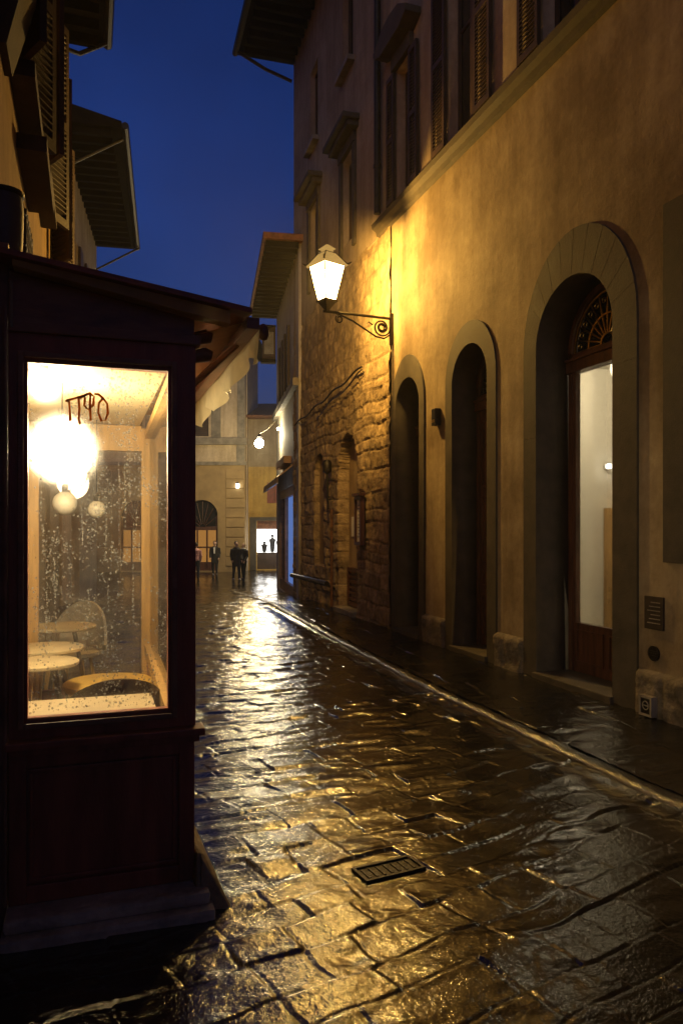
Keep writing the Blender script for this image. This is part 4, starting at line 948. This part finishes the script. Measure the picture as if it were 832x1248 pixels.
m = MB(); sidebox(m, F+.12, BK-.08, .68, 2.32, .035, .03); m.build('side_pane', M['clear'], kc)
m = MB(); m.box(RB-.10, RB, BK-.08, BK, .0, 2.40); m.build('post', M['lightwood'], kc)
m = MB(); m.box(-.44, -.36, BK-.08, BK, .0, 2.40); m.build('post', M['lightwood'], kc)
m = MB(); m.box(-.36, RB-.10, BK-.07, BK-.01, 2.22, 2.42); m.build('back_lintel', M['lightwood'], kc)
m = MB(); m.box(-.36, RB-.10, BK-.06, BK-.01, .0, .36); m.build('back_sill', M['kiosk'], kc)
m = MB(); m.box(-.36, RB-.10, BK-.045, BK-.038, .36, 2.22); m.build('back_pane', M['clear'], kc)
m = MB(); m.box(-2.6, RB-.11, F+.072, BK, 2.43, 2.46); m.build('ceiling', M['tabletop'], kc)
m = MB(); m.box(-2.6, RB-.07, F+.071, BK, -.02, .045); m.build('floor', M['floor'], kc)
m = MB(); m.box(-2.7, -2.6, F, BK, 0, 2.5); m.box(-2.6, -.44, BK-.06, BK, .046, 2.43); m.box(-2.6, L0-.003, F+.141, F+.20, .046, 2.43); m.build('inner_wall', M['wood_door'], kc)
# glass, rain and lettering
fg = MB(); fg.box(wl0, wl1, F+.03, F+.036, wz0, wz1); fgl = fg.build('front_pane', M['fogged'], kc)
dm = MB(); rnd = random.Random(3)
def drop(x, z, r, el):
    n = 6; y0 = F+.0297; vs = [(x, y0-r*.55, z-r*.1)]
    for (rr, yy) in ((.7, .38), (1.0, 0)):
        for j in range(n):
            th = 2*math.pi*j/n; vs.append((x+r*rr*math.cos(th), y0-r*yy, z+r*rr*math.sin(th)*(el if math.sin(th) > 0 else 1)))
    fs = [(0, 1+j, 1+(j+1) % n) for j in range(n)] + [(1+j, 7+j, 7+(j+1) % n, 1+(j+1) % n) for j in range(n)]
    dm.add(vs, fs)
def dens(x, z): return min(1, max(.03, .25+2.6*float(fbm(np.array([x*13.+z*2]), np.array([z*5.]), 77, 4)[0])))
cnt = 0
while cnt < 6000:
    x = rnd.uniform(wl0+.005, wl1-.005); z = rnd.uniform(wz0+.02, wz1-.01)
    if rnd.random() > dens(x, z): continue
    r = rnd.choice((.0009, .0011, .0013, .0015, .0018, .0022, .003, .0045)); drop(x, z, r, rnd.uniform(1, 1.6)); cnt += 1
for k in range(18):          # runs of drops left by trickles
    x = rnd.uniform(wl0+.01, wl1-.01); z = rnd.uniform(1.2, wz1-.05); n = rnd.randint(8, 30)
    for j in range(n):
        z -= rnd.uniform(.006, .02); x += rnd.uniform(-.0015, .0015)
        if z > wz0+.02: drop(x, z, rnd.uniform(.002, .0045), rnd.uniform(1.2, 2.8))
rd = dm.build('raindrops', M['drop'], fgl, smooth=True); rd['kind'] = 'stuff'
def fpt(px, py):
    k = (px-416)/909; t = (SY*F + k*CY*F)/(CY-k*SY); y = SY*t + CY*F
    return (t, EYE-(py-645)/909*y)
lt = MB()
def stroke(pts, w=.0052):
    p3 = [fpt(*p) for p in pts]
    lt.tube([(a, F+.027, z) for a, z in p3], [w*(.75+.5*math.sin(1+i*1.3)**2) for i in range(len(p3))], 6)
stroke([(80, 488), (84, 485), (85, 497), (86, 512)]); stroke([(81, 487), (89, 485), (98, 482), (104, 481)]); stroke([(96, 483), (97, 498), (96, 510), (98, 516)])
stroke([(98, 484), (104, 480), (110, 480), (110, 496), (111, 512), (108, 511)]); stroke([(104, 483), (103, 493), (108, 498), (114, 492), (115, 482), (110, 478), (101, 481)])
stroke([(126, 484), (121, 490), (120, 502), (124, 512), (129, 511), (132, 502), (131, 491), (126, 484), (120, 479), (115, 479)])
lt.build('lettering', M['letter'], fgl, smooth=True)
# stone plinth under the bay
m = MB(); m.box(L0-.02, R0+.06, F-.17, F+.10, -.05, .045); m.box(L0-.01, R0+.045, F-.13, F+.10, .046, .098)
pl = m.build('stone_plinth', M['limestone'], kc, bevel=.018)
m = MB(); m.hexa([(R0-.02, F-.10, -.04), (R0+.16, F-.12, -.04), (R0+.14, F+.9, -.04), (R0-.02, F+.9, -.04)], [(R0-.004, F-.05, .24), (R0+.03, F-.03, .22), (R0+.02, F+.9, .10), (R0-.004, F+.9, .10)]); m.build('guard_stone', M['rubble'], kc, bevel=.025)
# roof and awning
def rz(x): return 2.665 - .145*(x+.33)/1.0
m = MB(); m.hexa([(-.75, F-.10, rz(-.75)), (.66, F-.10, rz(.66)), (.66, BK+.2, rz(.66)), (-.75, BK+.2, rz(-.75))], [(-.75, F-.10, rz(-.75)+.022), (.66, F-.10, rz(.66)+.022), (.66, BK+.2, rz(.66)+.022), (-.75, BK+.2, rz(-.75)+.022)]); m.build('roof', M['awnred'], kc)
m = MB(); m.hexa([(-.28, F-.075, rz(-.28)-.030), (.57, F-.075, rz(.57)-.060), (.57, F-.0, rz(.57)-.060), (-.28, F-.0, rz(-.28)-.030)], [(-.28, F-.075, rz(-.28)-.006), (.57, F-.075, rz(.57)-.006), (.57, F-.0, rz(.57)-.006), (-.28, F-.0, rz(-.28)-.006)]); m.build('roof_trim', M['canvas'], kc)
m = MB(); m.add([(R0+.002, F+.06, 2.45), (.66, F+.02, 2.515), (.66, BK, 2.515), (RB+.002, BK, 2.45)], [(0, 1, 2, 3)]); awn = m.build('awning', M['canvas'], kc)
m = MB(); m.box(.645, .70, F-.06, BK, 2.465, 2.514); m.build('rail', M['kiosk_dark'], awn)
for s_, z_ in ((F+.10, 2.36), (F+.10, 2.44)):
    m = MB(); m.tube([(R0, s_, z_), (R0+.06, s_, z_+.015), (R0+.085, s_, z_+.01)], [.028, .032, .022], 10); m.build('bracket', M['kiosk_dark'], awn, smooth=True)
for q in ([(R0+.02, F+.5, 2.28), (.66, F+.25, 2.47)], [(R0+.05, BK-.6, 2.2), (.66, BK-.6, 2.47)]):
    m = MB(); m.tube(q, .016, 6); m.build('strut', M['kiosk_dark'], awn)
m = MB(); m.ball((.735, F+.02, 2.475), .028, 10, 1.4); m.build('end_cap', M['kiosk_dark'], awn, smooth=True)
# valance: hanging cloth with a wavy hem and folds, thin sheet with thickness
ns, nzv = 120, 10; vs = []; fs = []
for side in (0,):
    for i in range(ns+1):
        s_ = F-.05 + (BK-F+.0)*i/ns
        drop_ = .17 + .035*math.cos((s_-F)*math.pi*2/.62) + .02*math.sin(s_*5)
        for j in range(nzv+1):
            v = j/nzv; x = .703 + .022*math.sin(s_*9+1)*v + .018*math.sin(s_*21)*v*v + .02*v + side*.004
            vs.append((x, s_, 2.515 - drop_*v - .02*v*v*math.sin(s_*3)))
n1 = (ns+1)*(nzv+1)
for i in range(ns):
    for j in range(nzv):
        a = i*(nzv+1)+j; b = a+nzv+1
        fs += [(a, a+1, b+1, b)]
m = MB(); m.add(vs, fs); m.build('valance', M['canvas'], awn, smooth=True)

# cafe furniture
def round_table(name, c, r, z, label, legs=True, mt=None, zf=.045, grp='cafe tables'):
    t = thing(name, (c[0], c[1], zf), label, 'table', grp)
    m = MB(); m.lathe([(r-.012, z-.03), (r, z-.022), (r, z-.006), (r-.01, z)], (c[0], c[1], 0), 36); m.build('tabletop', mt or M['tabletop'], t, smooth=True)
    for k in range(3):
        th = R(60 + 120*k - 70); m = MB(); m.tube([(c[0]+r*.35*math.cos(th), c[1]+r*.35*math.sin(th), z-.03), (c[0]+r*.8*math.cos(th), c[1]+r*.8*math.sin(th), zf+.0)], [.02, .014], 8)
        m.build('leg', M['lightwood'] if k else M['wood'], t, smooth=True)
    return t
round_table('cafe_table', (-.29, 5.17), .235, .75, 'round pale wooden table nearest the front glass')
round_table('cafe_table', (-.29, 5.80), .265, .75, 'round pale table just inside the end window')
round_table('cafe_table', (-.22, 6.95), .29, .76, 'small round terrace table outside the end window before a cream chair', zf=0)
t = thing('drum_table', (.135, 5.40, .045), 'low yellow round drum table beside the side window', 'table')
m = MB(); m.lathe([(.285, .50), (.30, .51), (.30, .545), (.285, .555)], (.135, 5.40, 0), 40); m.build('top', M['yellowpaint'], t, smooth=True)
m = MB(); m.lathe([(.25, .045), (.262, .08), (.265, .499)], (.135, 5.40, 0), 40); m.build('body', M['yellowpaint'], t, smooth=True)
t = thing('sill_counter', (0, 3.5, .045), 'pale wooden counter board along the foot of the front glass', 'counter')
m = MB(); m.box(-.29, .285, F+.10, F+.46, .775, .815); m.build('board', M['tabletop'], t, bevel=.008)
for xx in (-.2, .2): m = MB(); m.box(xx-.025, xx+.025, F+.22, F+.30, .045, .774); m.build('leg', M['lightwood'], t)
def shell_chair(c, rot, label, mt, z=.045, r=.25, bh=.80):
    t = thing('cafe_chair', (c[0], c[1], z), label, 'chair')
    X = Matrix.Translation((c[0], c[1], z)) @ Matrix.Rotation(rot, 4, 'Z')
    m = MB(); m.M = X; m.lathe([(r*.8, .40), (r*.92, .42), (r*.92, .45), (r*.8, .47)], (0, 0, 0), 24); m.build('seat', mt, t, smooth=True)
    m = MB(); m.M = X; n = 24; vs = []
    for side in (0, 1):
        rr = r + side*.025
        for i in range(n+1):
            th = R(200) + R(140)*i/n; e = math.sin(math.pi*i/n)
            vs += [(rr*math.cos(th), rr*math.sin(th), .44), (rr*1.06*math.cos(th), rr*1.06*math.sin(th), .50+(bh-.50)*(e**.55))]
    fs = []; q = 2*(n+1)
    for i in range(n):
        a = 2*i; fs += [(a, a+2, a+3, a+1), (q+a, q+a+1, q+a+3, q+a+2), (a+1, a+3, q+a+3, q+a+1), (a, q+a, q+a+2, a+2)]
    m.add(vs, fs); m.build('backrest', mt, t, smooth=True)
    for k in range(4):
        th = R(45+90*k); m = MB(); m.M = X; m.tube([(r*.6*math.cos(th), r*.6*math.sin(th), .41), (r*.85*math.cos(th), r*.85*math.sin(th), 0)], [.018, .012], 8); m.build('leg', M['lightwood'], t, smooth=True)
    return t
shell_chair((.13, 4.52), R(5), 'dark curved back chair between counter and yellow table', M['wood'], bh=.74, r=.26)
shell_chair((-.12, 7.45), R(160), 'cream shell chair behind the terrace table', M['fabric'], z=0, bh=.90, r=.25)
# lamps of the cafe
def pendant(c, r, label, mt, ztop=2.43, lit=0):
    t = thing('pendant_lamp', tuple(c), label, 'lamp', 'globe pendants in the cafe')
    m = MB(); m.ball(tuple(c), r, 20); m.build('globe', mt, t, smooth=True)
    m = MB(); m.tube([(c[0], c[1], c[2]+r*.97), (c[0], c[1], ztop)], .005, 6); m.tube([(c[0], c[1], c[2]+r*.95), (c[0], c[1], c[2]+r+.05)], .022, 8); m.build('cord', M['iron'], t)
    return t
pendant((-.14, 4.5, 2.05), .15, 'large glowing globe pendant hanging in the cafe window', M['cafebulb'])
pendant((-.21, 4.05, 2.33), .055, 'small glowing globe close under the cafe ceiling', M['cafebulb'])
pendant((-.16, 5.75, 1.79), .085, 'unlit frosted globe pendant hanging low by the end post', M['globe'])
pendant((.06, 5.95, 1.75), .065, 'smaller unlit frosted globe nearer the middle of the end window', M['globe'])

# ------------------------------------------------------------------ air, sky, fill light, camera
w = bpy.data.worlds.new('World'); SC.world = w; w.use_nodes = True
N = w.node_tree.nodes; L = w.node_tree.links; bg = N['Background']
sky = N.new('ShaderNodeTexSky'); sky.sky_type = 'NISHITA'; sky.sun_disc = False; sky.sun_elevation = R(0); sky.sun_rotation = R(212); sky.ozone_density = 6; sky.dust_density = .5
mx = N.new('ShaderNodeMix'); mx.data_type = 'RGBA'; mx.blend_type = 'MULTIPLY'; mx.inputs[0].default_value = 1
SKYTINT = (2.2, 1.2, 1.12)
mx.inputs[7].default_value = (*SKYTINT, 1)
tcw = N.new('ShaderNodeTexCoord'); cn = N.new('ShaderNodeTexNoise'); cn.inputs['Scale'].default_value = 3.5; cn.inputs['Detail'].default_value = 6
L.new(tcw.outputs['Generated'], cn.inputs['Vector'])
cr_ = N.new('ShaderNodeMapRange'); cr_.inputs['From Min'].default_value = .3; cr_.inputs['From Max'].default_value = .7; cr_.inputs['To Min'].default_value = .78; cr_.inputs['To Max'].default_value = 1.2
L.new(cn.outputs[0], cr_.inputs['Value'])
m2_ = N.new('ShaderNodeMix'); m2_.data_type = 'RGBA'; m2_.blend_type = 'MULTIPLY'; m2_.inputs[0].default_value = 1
L.new(mx.outputs[2], m2_.inputs[6]); L.new(cr_.outputs[0], m2_.inputs[7])
L.new(sky.outputs[0], mx.inputs[6]); L.new(m2_.outputs[2], bg.inputs[0]); bg.inputs[1].default_value = .15
dusk_fill = bpy.data.lights.new('dusk_fill', 'SUN'); dusk_fill.energy = .10; dusk_fill.angle = R(45); dusk_fill.color = (1, .86, .68)  # soft warm fill added from behind to brighten kiosk front and street wall
so = bpy.data.objects.new('dusk_fill', dusk_fill); COL.objects.link(so); so.rotation_euler = (R(66), 0, R(-32)); so.location = (0, 0, 30)

hz = bpy.data.materials.new('damp_air'); hz.use_nodes = True
n_ = hz.node_tree.nodes; n_.remove(n_['Principled BSDF']); pv = n_.new('ShaderNodeVolumePrincipled')
pv.inputs['Color'].default_value = (.9, .9, .92, 1); pv.inputs['Density'].default_value = .0017; pv.inputs['Anisotropy'].default_value = .2
hz.node_tree.links.new(pv.outputs[0], n_['Material Output'].inputs['Volume'])
m = MB(); m.box(-95, 95, -65, 115, -2, 16); props(m.build('haze', hz), kind='stuff')

cam = bpy.data.cameras.new('camera'); co = bpy.data.objects.new('camera', cam); COL.objects.link(co)
co.location = (0, 0, EYE); co.rotation_euler = (R(90), 0, -YAW)
cam.sensor_fit = 'VERTICAL'; cam.sensor_height = 36; cam.sensor_width = 24; cam.lens = 909/1248*36; cam.shift_y = 21/1248
cam.clip_start = .05; cam.clip_end = 2000
SC.camera = co
SC.view_settings.view_transform = 'Standard'; SC.view_settings.look = 'None'; SC.view_settings.exposure = .8; SC.view_settings.gamma = 1
try: SC.view_settings.use_curve_mapping = False
except Exception: pass
SC.render.engine = 'CYCLES'
cy = SC.cycles; cy.use_denoising = True
try: cy.denoiser = 'OPENIMAGEDENOISE'
except Exception: pass
cy.max_bounces = 10; cy.diffuse_bounces = 3; cy.glossy_bounces = 4; cy.transparent_max_bounces = 24; cy.sample_clamp_indirect = 6; cy.caustics_reflective = False; cy.caustics_refractive = False
cy.use_adaptive_sampling = True; cy.adaptive_threshold = .015
